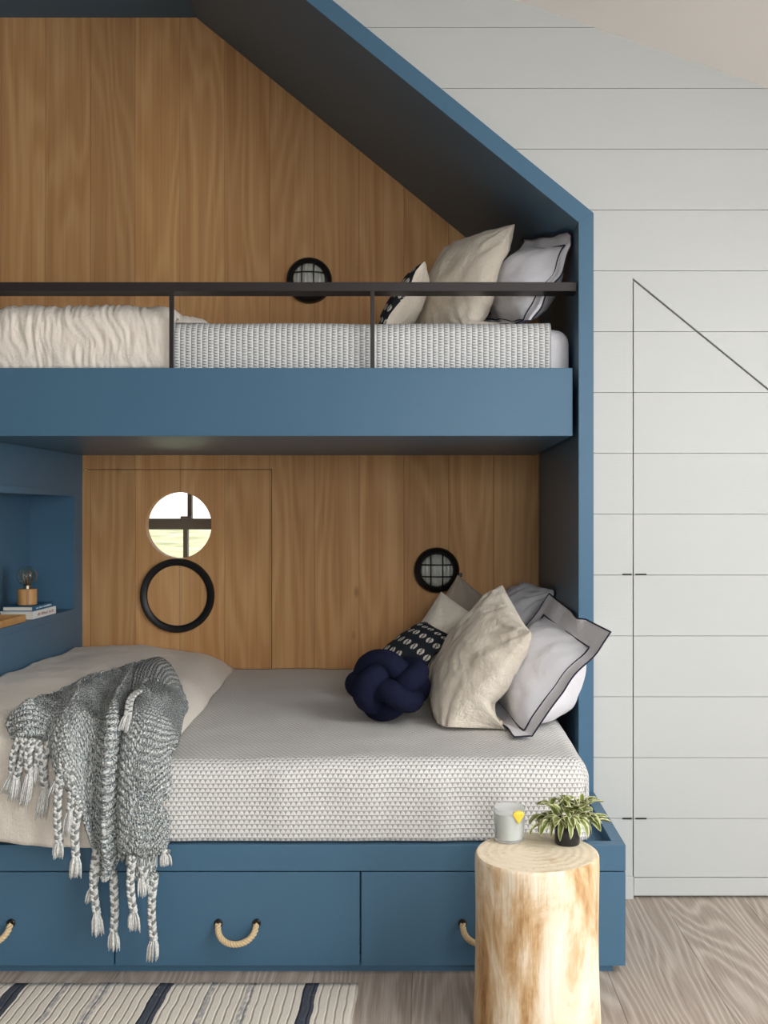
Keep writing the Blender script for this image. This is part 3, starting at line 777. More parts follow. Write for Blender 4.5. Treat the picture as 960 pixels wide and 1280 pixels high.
# ------------------------------------------------------------------ pillows
COLLIDE = []
def pillow(name, label, cat, mat, c, W, H, w, h, t, seed=0, flange=0, pinch=.09, floor=None, walls=None, wr=.006, group=None, backmat=None, pipe=None, lim=None, tb=None, ymin=None, belly=2.2, n=46, cover='cover'):
    W = Vector(W).normalized(); H = Vector(H); H = (H - W * H.dot(W)).normalized(); Nn = W.cross(H)
    c = Vector(c)
    def S(u, v, s):
        fu, fv = (u / (1 - flange / (w / 2)), v / (1 - flange / (h / 2))) if flange else (u, v)
        bu, bv = max(0, 1 - abs(fu) ** belly), max(0, 1 - abs(fv) ** belly)
        d = (bu * bv) ** (.8 if flange else .55) if bu * bv > 0 else 0
        x = u * w / 2 * (1 - pinch * (1 - v * v) * abs(u) ** 1.5); y = v * h / 2 * (1 - pinch * (1 - u * u) * abs(v) ** 1.5)
        rad = math.atan2(abs(abs(v) - 1.02), abs(abs(u) - 1.02))
        cd = math.hypot(abs(u) - 1, abs(v) - 1)
        cre = math.sin(rad * 15 + seed + 2 * nz(u * 2, v * 2, seed)) * .5 * math.exp(-cd * 2.3) * min(1, cd * 4)
        q = fbm(u * 1.1 + seed, v * 1.1, s * 2 + seed, 2.1, 4) * .9 + .6 * (.5 - abs(nz(u * 3 + v * 1.5 + seed, v * 1.2 - u, seed + s))) 
        q += .45 * (.5 - abs(nz(u * 5 + seed, v * 7 + u * 2, seed + s))) + .25 * (.5 - abs(nz(u * 11 + v * 4, v * 9 + seed, s)))
        disp = wr * (q + cre * 1.6) * min(1, d * 3 + .15)
        z = s * ((tb if (tb and s == 1) else t) / 2 * d + disp)
        if d == 0: z = s * .0016 + .015 * nz(u * 2.3 + seed, v * 2.3, 1)
        elif flange: z += .015 * nz(u * 2.3 + seed, v * 2.3, 1) * (1 - d)
        p = c + W * x + H * y + Nn * z
        if floor is not None and p.z < floor: p.z = floor + .0015 * (1 + nz(p.x * 30, p.y * 30)) + (p.z - floor) * .01
        for ax, q in (walls or []):
            if ax == 'x' and p.x > q: p.x = q - .001
            if ax == 'y' and p.y > q: p.y = q - .001
        if lim and p.x > lim(p.y): p.x = lim(p.y) - .001
        if p.z > ZI - .01 and p.x > XI - .006 - (p.z - ZI + .01) / SL: p.x = XI - .006 - (p.z - ZI + .01) / SL
        if ymin is not None and p.y < ymin: p.y = ymin + (p.y - ymin) * .01
        for bv in COLLIDE:                                # dent against the pillows already there
            loc, nn, _, dd = bv.find_nearest(p, .13)
            if loc is not None and (p - loc).dot(nn) < .011: p = loc + nn * .011
        return p
    root = empty(name, (c.x, c.y, floor if floor is not None else c.z - h / 2), label, cat, group)
    sides = (1, -1)
    for s in sides:
        P = [[S(math.sin((-1 + 2 * i / n) * PI / 2) * .5 + (-1 + 2 * i / n) * .5, math.sin((-1 + 2 * j / n) * PI / 2) * .5 + (-1 + 2 * j / n) * .5, s) for j in range(n + 1)] for i in range(n + 1)]
        if s == 1: A = P
        else: Bk = P
    for i in range(n + 1):
        for j in range(n + 1):
            if i in (0, n) or j in (0, n):
                m = (A[i][j] + Bk[i][j]) / 2; A[i][j] = m; Bk[i][j] = m.copy()
    tv, tf = [], []
    for P, fl in ((A, 0), (Bk, 1)):
        o = len(tv)
        for r_ in P: tv += r_
        for i in range(n):
            for j in range(n):
                q = (o + i * (n + 1) + j, o + (i + 1) * (n + 1) + j, o + (i + 1) * (n + 1) + j + 1, o + i * (n + 1) + j + 1); tf.append(q[::-1] if fl else q)
    bvt = BVHTree.FromPolygons(tv, tf)
    uv = lambda a, q: ((a / n) * w, (q / n) * h)
    if backmat is None:
        b = B(); b.grid(A, uv=uv); b.grid(Bk, uv=uv, flip=True); bmesh.ops.remove_doubles(b.bm, verts=b.bm.verts[:], dist=1e-5)
        obj(cover, b, mat, root, smooth=True, angle=180, fix=False, sub=1)
    else:
        b = B(); b.grid(A, uv=uv); obj('front_cover', b, mat, root, smooth=True, angle=180, fix=False, sub=1)
        b = B(); b.grid(Bk, uv=uv, flip=True); obj('back_cover', b, backmat, root, smooth=True, angle=180, fix=False, sub=1)
    if pipe:
        def loop(k, s, off):
            pts = []; m = 40
            for e in range(4):
                for q in range(m):
                    a = -k + 2 * k * q / m
                    u, v = ((a, -k), (k, a), (-a, k), (-k, -a))[e]
                    p0 = S(u, v, s); pts.append(p0 + Nn * s * off)
            return pts
        for s in (1, -1):
            k = 1 - flange / (w / 2) * .98
            b = B(); pts = []; m = 40; ku, kv = 1 - flange / (w / 2), 1 - flange / (h / 2)
            for e in range(4):
                for q in range(m):
                    a = -1 + 2 * q / m
                    u, v = ((a * ku, -kv), (ku, a * kv), (-a * ku, kv), (-ku, -a * kv))[e]
                    pts.append(S(u, v, s) + Nn * s * .0030)
            b.tube(pts, .0022, 6, closed=True); obj('piping', b, MAT['piping'], root, smooth=True, angle=180)
        b = B(); pts = []; m = 60
        for e in range(4):
            for q in range(m):
                a = -1 + 2 * q / m
                u, v = ((a, -1), (1, a), (-a, 1), (-1, -a))[e]
                pts.append((S(u, v, 1) + S(u, v, -1)) / 2)
        b.tube(pts, .0023, 6, closed=True); obj('piping', b, MAT['piping'], root, smooth=True, angle=180)
    COLLIDE.append(bvt)
    return root

Z0 = .516
# lower bunk
def panel_lim(y): return .437 if y > 2.865 else .437 + (2.865 - y) * 1.6
pillow('pillow', 'white pillow with dark piping, slumped at the front by the bunk end', 'pillow', MAT['cotton'],
       (.322, 2.955, .652), (-.085, .56, .05), (.235, -.05, .29), .60, .43, .17, 3.0, tb=.28, flange=.066, floor=Z0, lim=panel_lim, wr=.010, group='piped white pillows', pipe=True, pinch=.04)
pillow('pillow', 'plump cream linen pillow in front, leaning between the navy knot and white pillow', 'pillow', MAT['cream'],
       (.146, 2.93, .672), (-.05, .36, .10), (.20, -.02, .31), .39, .42, .18, 8.0, floor=Z0, wr=.010, group='cream linen pillows', pinch=.06)
pillow('pillow', 'greyish white pillow at the back, propped in the corner by the oak panel', 'pillow', MAT['cotton'],
       (.275, 3.55, .695), (-.10, .56, .0), (.28, -.0, .30), .38, .42, .17, 5.0, floor=Z0, lim=panel_lim, walls=[('y', 3.88)], wr=.012, pinch=.04)
pillow('pillow', 'smaller cream pillow just in front of the taupe one below the round light', 'pillow', MAT['cream'],
       (.088, 3.33, .640), (.80, -.30, -.50), (.52, .20, .8), .32, .32, .19, 11.0, floor=Z0, wr=.008, group='cream linen pillows', pinch=.05)
pillow('pillow', 'taupe pillow at the back, its corner up beside the lower round light', 'pillow', MAT['taupe'],
       (.150, 3.62, .665), (.80, -.22, -.56), (.56, .12, .8), .33, .33, .13, 13.0, floor=Z0, walls=[('y', 3.88)], wr=.005, pinch=.06)
pillow('cushion', 'charcoal block-print cushion lying behind the navy knot', 'cushion', MAT['print'],
       (-.045, 3.16, .660), (.09, -.15, -.030), (.155, .10, .125), .25, .27, .11, 17.0, floor=Z0, wr=.004, group='block-print cushions', backmat=MAT['cream'], pinch=.05)
# upper bunk
U0 = UZ + .012
COLLIDE.clear()
pillow('pillow', 'white pillow with dark piping by the right end of the upper bunk', 'pillow', MAT['cotton'],
       (.315, 3.16, U0 + .150), (-.13, .42, .09), (.13, -.0, .25), .44, .36, .18, 21.0, flange=.05, floor=U0, ymin=2.983, walls=[('x', .437)], wr=.010, group='piped white pillows', pipe=True, pinch=.03)
pillow('pillow', 'large cream pillow standing in the middle of the upper bunk cushions', 'pillow', MAT['cream'],
       (.108, 3.25, U0 + .16), (-.20, .36, .03), (.16, -.0, .33), .40, .40, .17, 24.0, floor=U0, ymin=2.983, wr=.008, group='cream linen pillows', pinch=.06)
pillow('cushion', 'black and cream block-print cushion on the upper bunk behind the rail', 'cushion', MAT['cream'],
       (-.070, 3.22, U0 + .092), (.02, .36, .0), (.15, -.0, .24), .27, .27, .10, 29.0, floor=U0, wr=.004, group='block-print cushions', backmat=MAT['print'], pinch=.05)
# navy knot cushion
def knot():
    c = px(486, 861, 2.905); Rk = .076; b = B(); n = 420; pts = []
    L, Bt = 4, 3
    for k in range(n):
        t = 2 * PI * k / n
        lon = Bt * t; lat = 1.02 * math.sin(L * t)
        r = Rk * (1 + .20 * math.cos(2 * L * t + .5 * PI) )
        p = Vector((r * math.cos(lat) * math.cos(lon), r * math.cos(lat) * math.sin(lon), r * math.sin(lat) * 1.0))
        pts.append(p)
    rot = Matrix.Rotation(R(62), 3, 'X') @ Matrix.Rotation(R(25), 3, 'Z')
    rot = Matrix.Rotation(R(18), 3, 'Y') @ rot
    cz = .503 + .107
    pts = [rot @ p for p in pts]
    zmin = min(p.z for p in pts) - .032
    pts = [Vector((c.x + p.x * 1.15, c.y + p.y * .98, .514 + (p.z - zmin) * .85)) for p in pts]
    b.tube(pts, .0345, 18, closed=True, uvs=(3.0, .2))
    root = empty('knot_cushion', (c.x, c.y, .514), 'round navy blue knotted cushion of thick tubes on the lower bunk', 'cushion')
    obj('knotted_tube', b, MAT['navy'], root, smooth=True, angle=180)
    s = B(); bmesh.ops.create_uvsphere(s.bm, u_segments=32, v_segments=20, radius=.058)
    for v in s.bm.verts: v.co += Vector((c.x, c.y, .514 - zmin * .85))
    obj('core', s, MAT['navy'], root, smooth=True, angle=180)
knot()

# ------------------------------------------------------------------ knitted throw
def bvh_of(*names):
    vs, ps = [], []
    for P in names:
        n0 = len(vs); a, c = len(P), len(P[0])
        for row in P: vs += row
        for i in range(a - 1):
            for j in range(c - 1): ps.append((n0 + i * c + j, n0 + (i + 1) * c + j, n0 + (i + 1) * c + j + 1, n0 + i * c + j + 1))
    k = len(vs); vs += [Vector((-2, YP - .004, 0)), Vector((1, YP - .004, 0)), Vector((1, YP - .004, .31)), Vector((-2, YP - .004, .31))]; ps.append((k, k + 1, k + 2, k + 3))
    return BVHTree.FromPolygons(vs, ps)
def cr(a, b, c, d, t):
    return .5 * ((2 * b) + (c - a) * t + (2 * a - 5 * b + 4 * c - d) * t * t + (3 * b - a - 3 * c + d) * t ** 3)
def spline(seq, t):
    n = len(seq) - 1; t = max(0, min(n - 1e-9, t * n)); i = int(t); f = t - i
    g = lambda k: seq[max(0, min(n, k))]
    return cr(g(i - 1), g(i), g(i + 1), g(i + 2), f)
def throw():
    bv = bvh_of(DUVP, COVP); cam = Vector((0, 0, CZ))
    cols = [
        [(16, 897), (13, 903), (12, 909), (13, 915), (16, 921), (20, 926)],
        [(48, 880), (42, 890), (38, 900), (37, 909), (39, 917), (42, 926)],
        [(85, 864), (74, 880), (66, 895), (62, 908), (62, 918), (64, 929)],
        [(112, 852), (98, 872), (88, 893), (82, 918), (81, 945), (85, 972)],
        [(132, 845), (118, 870), (104, 900), (98, 940), (104, 985), (117, 1014)],
        [(152, 838), (140, 866), (126, 905), (118, 960), (120, 1030), (126, 1074)],
        [(170, 833), (160, 862), (146, 905), (143, 970), (142, 1040), (142, 1093)],
        [(183, 829), (172, 858), (157, 905), (152, 970), (152, 1030), (154, 1066)],
        [(194, 828), (184, 858), (167, 902), (160, 970), (161, 1035), (165, 1074)],
        [(206, 831), (205, 862), (192, 902), (186, 970), (184, 1040), (192, 1096)],
        [(220, 850), (222, 872), (213, 905), (205, 970), (203, 1035), (203, 1070)],
        [(231, 884), (231, 892), (222, 908), (210, 970), (208, 1020), (207, 1050)]]
    lift = [.012, .040, .012, .044, .050, .010, .052, .002, .042, .054, .034, .010]
    NU, NV = 132, 90
    V2 = [[Vector(p) for p in c] for c in cols]
    hit = [[None] * (NV + 1) for _ in range(NU + 1)]; nor = [[None] * (NV + 1) for _ in range(NU + 1)]
    for i in range(NU + 1):
        u = i / NU
        for j in range(NV + 1):
            v = j / NV
            q = spline([spline(c, v) for c in V2], u)
            d = Vector(((q.x - VX) / F, 1, (VY - q.y) / F)).normalized()
            loc, nn, _, _ = bv.ray_cast(cam, d)
            if loc is None: loc = cam + d * 2.4 / d.y; nn = Vector((0, -1, 0))
            if nn.dot(d) > 0: nn = -nn
            hit[i][j] = loc; nor[i][j] = nn
    for it in range(6):                                  # relax where the surfaces below step
        h2 = [r[:] for r in hit]; n2 = [r[:] for r in nor]
        for i in range(NU + 1):
            for j in range(1, NV):
                a = [hit[k][l] for k in (max(0, i - 1), i, min(NU, i + 1)) for l in (j - 1, j, j + 1)]
                h2[i][j] = hit[i][j] * .5 + sum(a, Vector()) / 9 * .5
                a = [nor[k][l] for k in (max(0, i - 1), i, min(NU, i + 1)) for l in (j - 1, j, j + 1)]; n2[i][j] = sum(a, Vector()) / 9
        hit, nor = h2, n2
    P = []
    for i in range(NU + 1):
        u = i / NU; row = []; lf = spline([Vector((q, 0)) for q in lift], u).x
        for j in range(NV + 1):
            v = j / NV
            k = .35 + .65 * sstep(0, .35, v)
            off = .007 + lf * k + .006 * nz(u * 14, v * 3, 2) * k + .003 * nz(u * 40, v * 9, 4)
            nn = (nor[i][j] + Vector((0, -.5, .1))).normalized()
            off *= 1 - .9 * math.exp(-((u - 7 / 11) / .010) ** 2) * sstep(.2, .45, v)
            if j < 4: off *= .4 + .15 * j
            p = hit[i][j] + nn * max(.006, off)
            row.append(p)
        P.append(row)
    root = empty('knitted_throw', (P[NU // 2][NV // 2].x, P[NU // 2][NV // 2].y, .31), 'chunky grey knitted throw with braided tassels draped over the duvet', 'throw')
    for i in range(NU + 1):                              # keep the cloth clear of what it lies on
        for j in range(NV + 1):
            loc, nn, _, _ = bv.find_nearest(P[i][j])
            if nn.y > 0 or (abs(nn.y) < .2 and nn.z < 0): nn = -nn
            q = (P[i][j] - loc).dot(nn)
            if q < .012: P[i][j] = P[i][j] + nn * (.012 - q)
    cu = [0]; jm = int(NV * .45)
    for i in range(1, NU + 1): cu.append(cu[-1] + max((P[i][jm] - P[i - 1][jm]).length, .4 * (P[i][-1] - P[i - 1][-1]).length))
    cv = []
    for i in range(NU + 1):
        a = [0]
        for j in range(NV, 0, -1): a.append(a[-1] + (P[i][j] - P[i][j - 1]).length)
        cv.append(a[::-1])
    cv = [[sum(cv[max(0, min(NU, i + k))][j] for k in range(-6, 7)) / 13 for j in range(NV + 1)] for i in range(NU + 1)]
    b = B()
    FU, FV = 420, 300
    def samp(G, a, c):
        i, j = min(NU - 1, int(a)), min(NV - 1, int(c)); f, g_ = a - i, c - j
        return (G[i][j] * (1 - f) + G[i + 1][j] * f) * (1 - g_) + (G[i][j + 1] * (1 - f) + G[i + 1][j + 1] * f) * g_
    U2 = [[cu[i]] * (NV + 1) for i in range(NU + 1)]
    Q, UVq = [], []
    for i in range(FU + 1):
        row, ru = [], []
        for j in range(FV + 1):
            a, c = i / FU * NU, j / FV * NV
            p = samp(P, a, c); uu, vv = samp(U2, a, c), samp(cv, a, c)
            i0, j0 = min(NU - 1, int(a)), min(NV - 1, int(c))
            nn = (P[i0][j0 + 1] - P[i0][j0]).cross(P[i0 + 1][j0] - P[i0][j0])
            if nn.length > 1e-9: nn.normalize()
            if nn.y > 0: nn = -nn
            rw = (vv + .006 * nz(uu * 9, vv * 9, .5)) / .020; k = math.floor(rw); bb = abs(rw - k - .5) * 2
            st = uu / .0115 + .5 * (k % 2) + .25 * bb; st = abs(st - math.floor(st) - .5) * 2
            h = (1 - bb ** 1.5) * .0042 * (.62 + .38 * (1 - st * st)) + .0008 * nz(uu * 300, vv * 300)
            row.append(p + nn * h); ru.append((uu, vv))
        Q.append(row); UVq.append(ru)
    b.grid(Q, uv=lambda a, c: UVq[a][c])
    obj('knit_cloth', b, MAT['knit'], root, solid=.007, off=0, fix=False)
    # turned-over corner at the top
    fc = [[(184, 830), (174, 842), (168, 856), (164, 872)], [(200, 828), (192, 842), (184, 856), (176, 876)], [(214, 838), (206, 850), (199, 864), (190, 882)], [(226, 862), (219, 868), (211, 876), (204, 888)], [(233, 886), (227, 888), (220, 890), (214, 894)]]
    fl = [.012, .045, .052, .022]
    Q = []; nu, nv = 50, 26
    for i in range(nu + 1):
        row = []
        for j in range(nv + 1):
            q = spline([spline([Vector(p) for p in c], j / nv) for c in fc], i / nu)
            d = Vector(((q.x - VX) / F, 1, (VY - q.y) / F)).normalized()
            loc, nn, _, _ = bv.ray_cast(cam, d)
            if loc is None: loc = cam + d * 2.9 / d.y; nn = Vector((0, 0, 1))
            lf = spline([Vector((z, 0)) for z in fl], j / nv).x * (1 + .15 * nz(i * .2, j * .2))
            e = math.sin(PI * (.08 + .84 * i / nu)) ** .6
            row.append(loc + Vector((0, -.45, .9)).normalized() * (.010 + lf * e))
        Q.append(row)
    for it in range(3):
        Q2 = [r[:] for r in Q]
        for i in range(1, nu):
            for j in range(nv + 1):
                Q2[i][j] = (Q[i - 1][j] + Q[i][j] * 2 + Q[i + 1][j] + Q[i][max(0, j - 1)] + Q[i][min(nv, j + 1)]) / 6
        Q = Q2
    b = B(); b.grid(Q, uv=lambda a, c: (c / nv * .16 + .3, a / nu * .30)); obj('turned_corner', b, MAT['knit'], root, solid=.007, off=0, fix=False)
    flat = [p for r in P for p in r]
    def surf(x, y):
        best = None
        for p in flat:
            X = VX + p.x * F / p.y; Y = VY - (p.z - CZ) * F / p.y
            d = (X - x) ** 2 + (Y - y) ** 2
            if best is None or d < best[0]: best = (d, p)
        return best[1]
    rnd = random.Random(5)
    T = [((25, 922), (16, 968), (6, 992)), ((31, 923), (20, 972), (17, 1000)), ((42, 924), (37, 966), (30, 1008)), ((48, 925), (46, 958), (43, 982)),
         ((63, 926), (57, 985), (51, 1022)), ((78, 952), (72, 976), (66, 996)), ((77, 965), (74, 1052), (73, 1072)), ((86, 960), (88, 1014), (86, 1046)),
         ((100, 1006), (95, 1070), (94, 1096)), ((120, 1046), (117, 1108), (113, 1128)), ((121, 1060), (121, 1142), (123, 1168)), ((141, 1088), (142, 1164), (142, 1187)),
         ((166, 1070), (167, 1140), (168, 1163)), ((176, 1082), (178, 1096), (179, 1120)), ((194, 1092), (192, 1174), (191, 1200)), ((204, 1062), (206, 1066), (207, 1082)), ((176, 872), (162, 898), (158, 915))]
    for ti, (a, m, e) in enumerate(T):
        s = surf(*a); Y0 = s.y - .004
        ti_last = ti == len(T) - 1
        Yh = Y0 if ti_last else min(Y0, 2.372 - (ti % 3) * .006)
        A = px(a[0], a[1], Y0 + .004); Mid = px(m[0], m[1], Yh); E = px(e[0], e[1], Yh)
        if ti_last:
            Mid = surf(*m) + Vector((0, -.012, .012)); E = surf(*e) + Vector((0, -.014, .006)); A = surf(*a) + Vector((0, -.006, .016))
        b = B(); ln = (Mid - A).length; n = max(10, int(ln / .0022)); rad = .0076
        core = []
        for k in range(n + 1):
            q = k / n; bow = math.sin(q * PI) * .006 * (rnd.random() * .1 + .9 if False else 1) * (1 if ti % 2 else -1)
            p = A.lerp(Mid, q)
            if not ti_last: p.y = A.y + (Mid.y - A.y) * min(1, q * 2.5)
            else: p += Vector((0, -.5, .8)).normalized() * .012 * math.sin(q * PI)
            core.append(p + Vector((bow, 0, 0)))
        per = .026
        for sidx in range(3):
            pts = []
            for k, c in enumerate(core):
                ph = 2 * PI * (k / n * ln / per + sidx / 3)
                pts.append(c + Vector((math.sin(ph) * rad * .8, math.sin(2 * ph) * rad * .62, 0)))
            f0 = len(b.bm.faces); b.tube(pts, rad * .54, 8)
            if sidx == 0:
                b.bm.faces.ensure_lookup_table()
                for f in b.bm.faces[f0:]: f.material_index = 1  # one strand coloured darker to stand in for shade inside the braid
        br = (E - Mid)
        for q in range(26):
            ang = rnd.random() * 2 * PI; rr = math.sqrt(rnd.random())
            o0 = Vector((math.cos(ang), math.sin(ang), 0)) * rr * .005
            o1 = Vector((math.cos(ang), math.sin(ang) * .6, 0)) * rr * .0155
            L = .85 + rnd.random() * .25
            b.tube([Mid + o0 - br * .08, Mid + br * .35 * L + o1 * .85, Mid + br * .7 * L + o1 * .95, Mid + br * L + o1], [.0018, .0021, .0017, .0008], 5)
        kb = B()
        b.tube([Mid + Vector((0, 0, .004)), Mid - Vector((0, 0, .003))], .0062, 10)
        obj('tassel', b, MAT['yarn'], root, smooth=True, angle=180).data.materials.append(MAT['yarn_dark'])
throw()

# ------------------------------------------------------------------ bulkhead lights
def wall_light():
    c = px(546, 713, YB - .03); r = .0885
    root = empty('wall_light', (c.x, YB - .002, c.z), 'round black caged bulkhead light on oak beside the lower pillows', 'wall light', 'caged bulkhead lights')
    cc = (c.x, YB - .002, c.z)
    b = B(); b.lathe([(0, 0), (r, 0), (r, .022), (r - .004, .030), (r - .010, .036), (r - .020, .040), (r - .024, .036), (r - .024, .020), (0, .020)], cc, 64, 'Y'); obj('housing', b, MAT['black'], root, smooth=True)
    b = B(); rg = r - .025; pr = [(rg, .018)] + [(rg * math.cos(a), .026 + .034 * math.sin(a)) for a in [PI / 2 * k / 10 for k in range(11)]]
    b.lathe(pr, cc, 48, 'Y'); obj('glass_dome', b, MAT['lampglass'], root, smooth=True)
    b = B()
    for o in (-1, 1):
        d = o * rg * .36; h = math.sqrt((rg + .006) ** 2 - d * d)
        for ax in (0, 1):
            pts = []
            for k in range(21):
                a = -1 + 2 * k / 20; q = a * h; rr = min(1, math.hypot(q, d) / (rg + .004)); y = cc[1] - (.032 + .034 * math.sqrt(max(0, 1 - rr * rr)))
                pts.append(Vector((cc[0] + (d if ax else q), y, cc[2] + (q if ax else d))))
            b.tube(pts, .0026, 8)
    obj('cage', b, MAT['black'], root, smooth=True, angle=180)
    b = B(); b.box(cc[0] + r * .90, cc[0] + r * 1.13, cc[1] - .018, cc[1], cc[2] - r * .18 - .010, cc[2] - r * .18 + .004, .002); obj('mounting_lug', b, MAT['black'], root)
    return root
wl = wall_light(); u = px(386, 349.5, YB - .03); clone(wl, (u.x, YB - .002, u.z), 'round black caged bulkhead light on oak, half behind the upper guard rail')

# ------------------------------------------------------------------ niche things
def lettering(b, x, y0, y1, z, h, seed):
    r = random.Random(seed); y = y0
    while y < y1:
        w = .003 + r.random() * .004
        if r.random() < .8: b.box(x, x + .0006, y, y + w, z - h / 2, z + h / 2 * (1 if r.random() < .6 else .4))
        y += w + .0016
def book(name, label, xa, xb, y0, y1, z0, th, cov, ink, seed):
    root = empty(name, ((xa + xb) / 2, (y0 + y1) / 2, z0), label, 'book', 'books in the niche')
    c = .0022
    b = B(); b.box(xa, xb, y0, y1, z0, z0 + c, .0006); b.box(xa, xb, y0, y1, z0 + th - c, z0 + th, .0006); b.box(xb - c, xb, y0, y1, z0 + c, z0 + th - c)
    obj('cover', b, MAT[cov], root)
    b = B(); b.box(xa + .003, xb - c, y0 + .003, y1 - .003, z0 + c, z0 + th - c); obj('pages', b, MAT['pages'], root)
    b = B(); lettering(b, xb, y0 + .03, y1 - .03, z0 + th / 2, th * .34, seed); obj('spine_lettering', b, MAT[ink], root)
book('book', 'white hardback book, bottom of the pair under the bulb lamp', -1.468, -1.352, 3.405, 3.615, .7505, .027, 'bookwhite', 'inkred', 2)
book('book', 'slim blue book on top of the white book under the bulb lamp', -1.462, -1.356, 3.412, 3.605, .778, .016, 'bookblue', 'inkwhite', 5)
def lamp():
    c = Vector((-1.402, 3.478, .7945)); root = empty('table_lamp', c, 'small lamp with bare globe bulb on round wooden base in the niche', 'lamp')
    b = B(); b.lathe([(0, 0), (.030, 0), (.0325, .002), (.0325, .054), (.0315, .056), (.014, .056), (.014, .05), (0, .05)], c, 40); obj('lamp_base', b, MAT['oak_small'], root, smooth=True)
    b = B(); b.lathe([(0, .050), (.0125, .050), (.0125, .066), (.0118, .068), (0, .068)], c, 24); obj('socket', b, MAT['cap'], root, smooth=True)
    pr = [(.011, .066), (.0115, .072)] + [(.0345 * math.sin(a), .1015 - .0345 * math.cos(a)) for a in [R(22 + k * (158 / 16)) for k in range(17)]]
    b = B(); b.lathe(pr, c, 40); bl = obj('bulb', b, MAT['bulb'], root, smooth=True, solid=.0012)
    b = B()
    for k in range(4):
        a = k * PI / 2 + .4; d = Vector((math.cos(a), math.sin(a), 0))
        b.tube([c + d * .004 + Vector((0, 0, .068)), c + d * .012 + Vector((0, 0, .092)), c + d * .013 + Vector((0, 0, .112)), c + d * .006 + Vector((0, 0, .119))], .0011, 6)
    b.tube([c + Vector((0, 0, .066)), c + Vector((0, 0, .088))], .004, 10)
    obj('filament', b, MAT['filament'], bl, smooth=True, angle=180)
lamp()
b = B()
b.box(-1.485, -1.352, 3.02, 3.343, .7505, .756, .001); 
for (a0, a1, c0, c1) in ((-1.485, -1.479, 3.02, 3.343), (-1.358, -1.352, 3.02, 3.343), (-1.479, -1.358, 3.02, 3.026), (-1.479, -1.358, 3.337, 3.343)): b.box(a0, a1, c0, c1, .756, .774, .0008)
tag(obj('tray', b, MAT['oak_small']), 'shallow light wooden tray on the niche ledge beside the books', 'tray')

# ------------------------------------------------------------------ stump table, drink, plant
SCN = Vector((.238, 2.15, 0)); SH = .3836
def stump():
    root = empty('stump_table', SCN, 'pale stripped tree stump used as side table in front of the drawers', 'side table')
    def wob(t, h): return 1 + .018 * math.sin(2 * t + .6) + .012 * math.sin(3 * t + 2) + .008 * nz(math.cos(t) * 3, math.sin(t) * 3, h * 5) + .004 * nz(math.cos(t) * 12, math.sin(t) * 12, h * 4)
    pr = [(.1335, FZ), (.136, FZ + .004)] + [(.1375 - .004 * math.sin(PI * k / 14) - .0035 * (k / 14), .004 + (SH - .012) * k / 14) for k in range(1, 14)] + [(.133, SH - .007), (.1315, SH - .003), (.1285, SH - .0005)]
    b = B(); b.lathe(pr, SCN, 96, wob=wob); obj('trunk', b, MAT['log'], root, smooth=True)
    b = B(); b.lathe([(0, SH), (.04, SH), (.09, SH), (.1285, SH - .0005)], SCN, 96, wob=wob); obj('sawn_top', b, MAT['logtop'], root, smooth=True)
    b = B(); b.lathe([(0, FZ), (.1335, FZ)], SCN, 96, wob=wob); obj('underside', b, MAT['logtop'], root, smooth=True)
stump()
def glass():
    c = Vector((.186, 2.222, SH + .0008)); root = empty('drinking_glass', c, 'frosted tumbler of cloudy iced drink with lemon on the stump', 'glass')
    h = .074
    b = B(); b.lathe([(0, 0), (.029, 0), (.032, .003), (.0362, h), (.0352, h + .0008), (.0340, h), (.0300, .007), (0, .006)], c, 48); obj('tumbler', b, MAT['frost'], root, smooth=True)
    b = B(); b.lathe([(0, .0066), (.0294, .0078), (.0330, h - .011), (0, h - .011)], c, 48); obj('drink', b, MAT['drink'], root, smooth=True)
    # wedge of lemon on the rim: rind and flesh in one slice
    cc = c + Vector((.0175, -.031, h - .009)); b = B(); pts = [(0.0, -.019)] + [(.0125 * math.sin(a), .011 * math.cos(a) * .6 + .003) for a in [R(110 - k * 22) for k in range(11)]]
    b.prism([(cc.x + p, cc.z + q) for p, q in pts], cc.y - .0065, cc.y + .003, bev=.001); obj('lemon_wedge', b, MAT['lemon'], root, smooth=True)
glass()
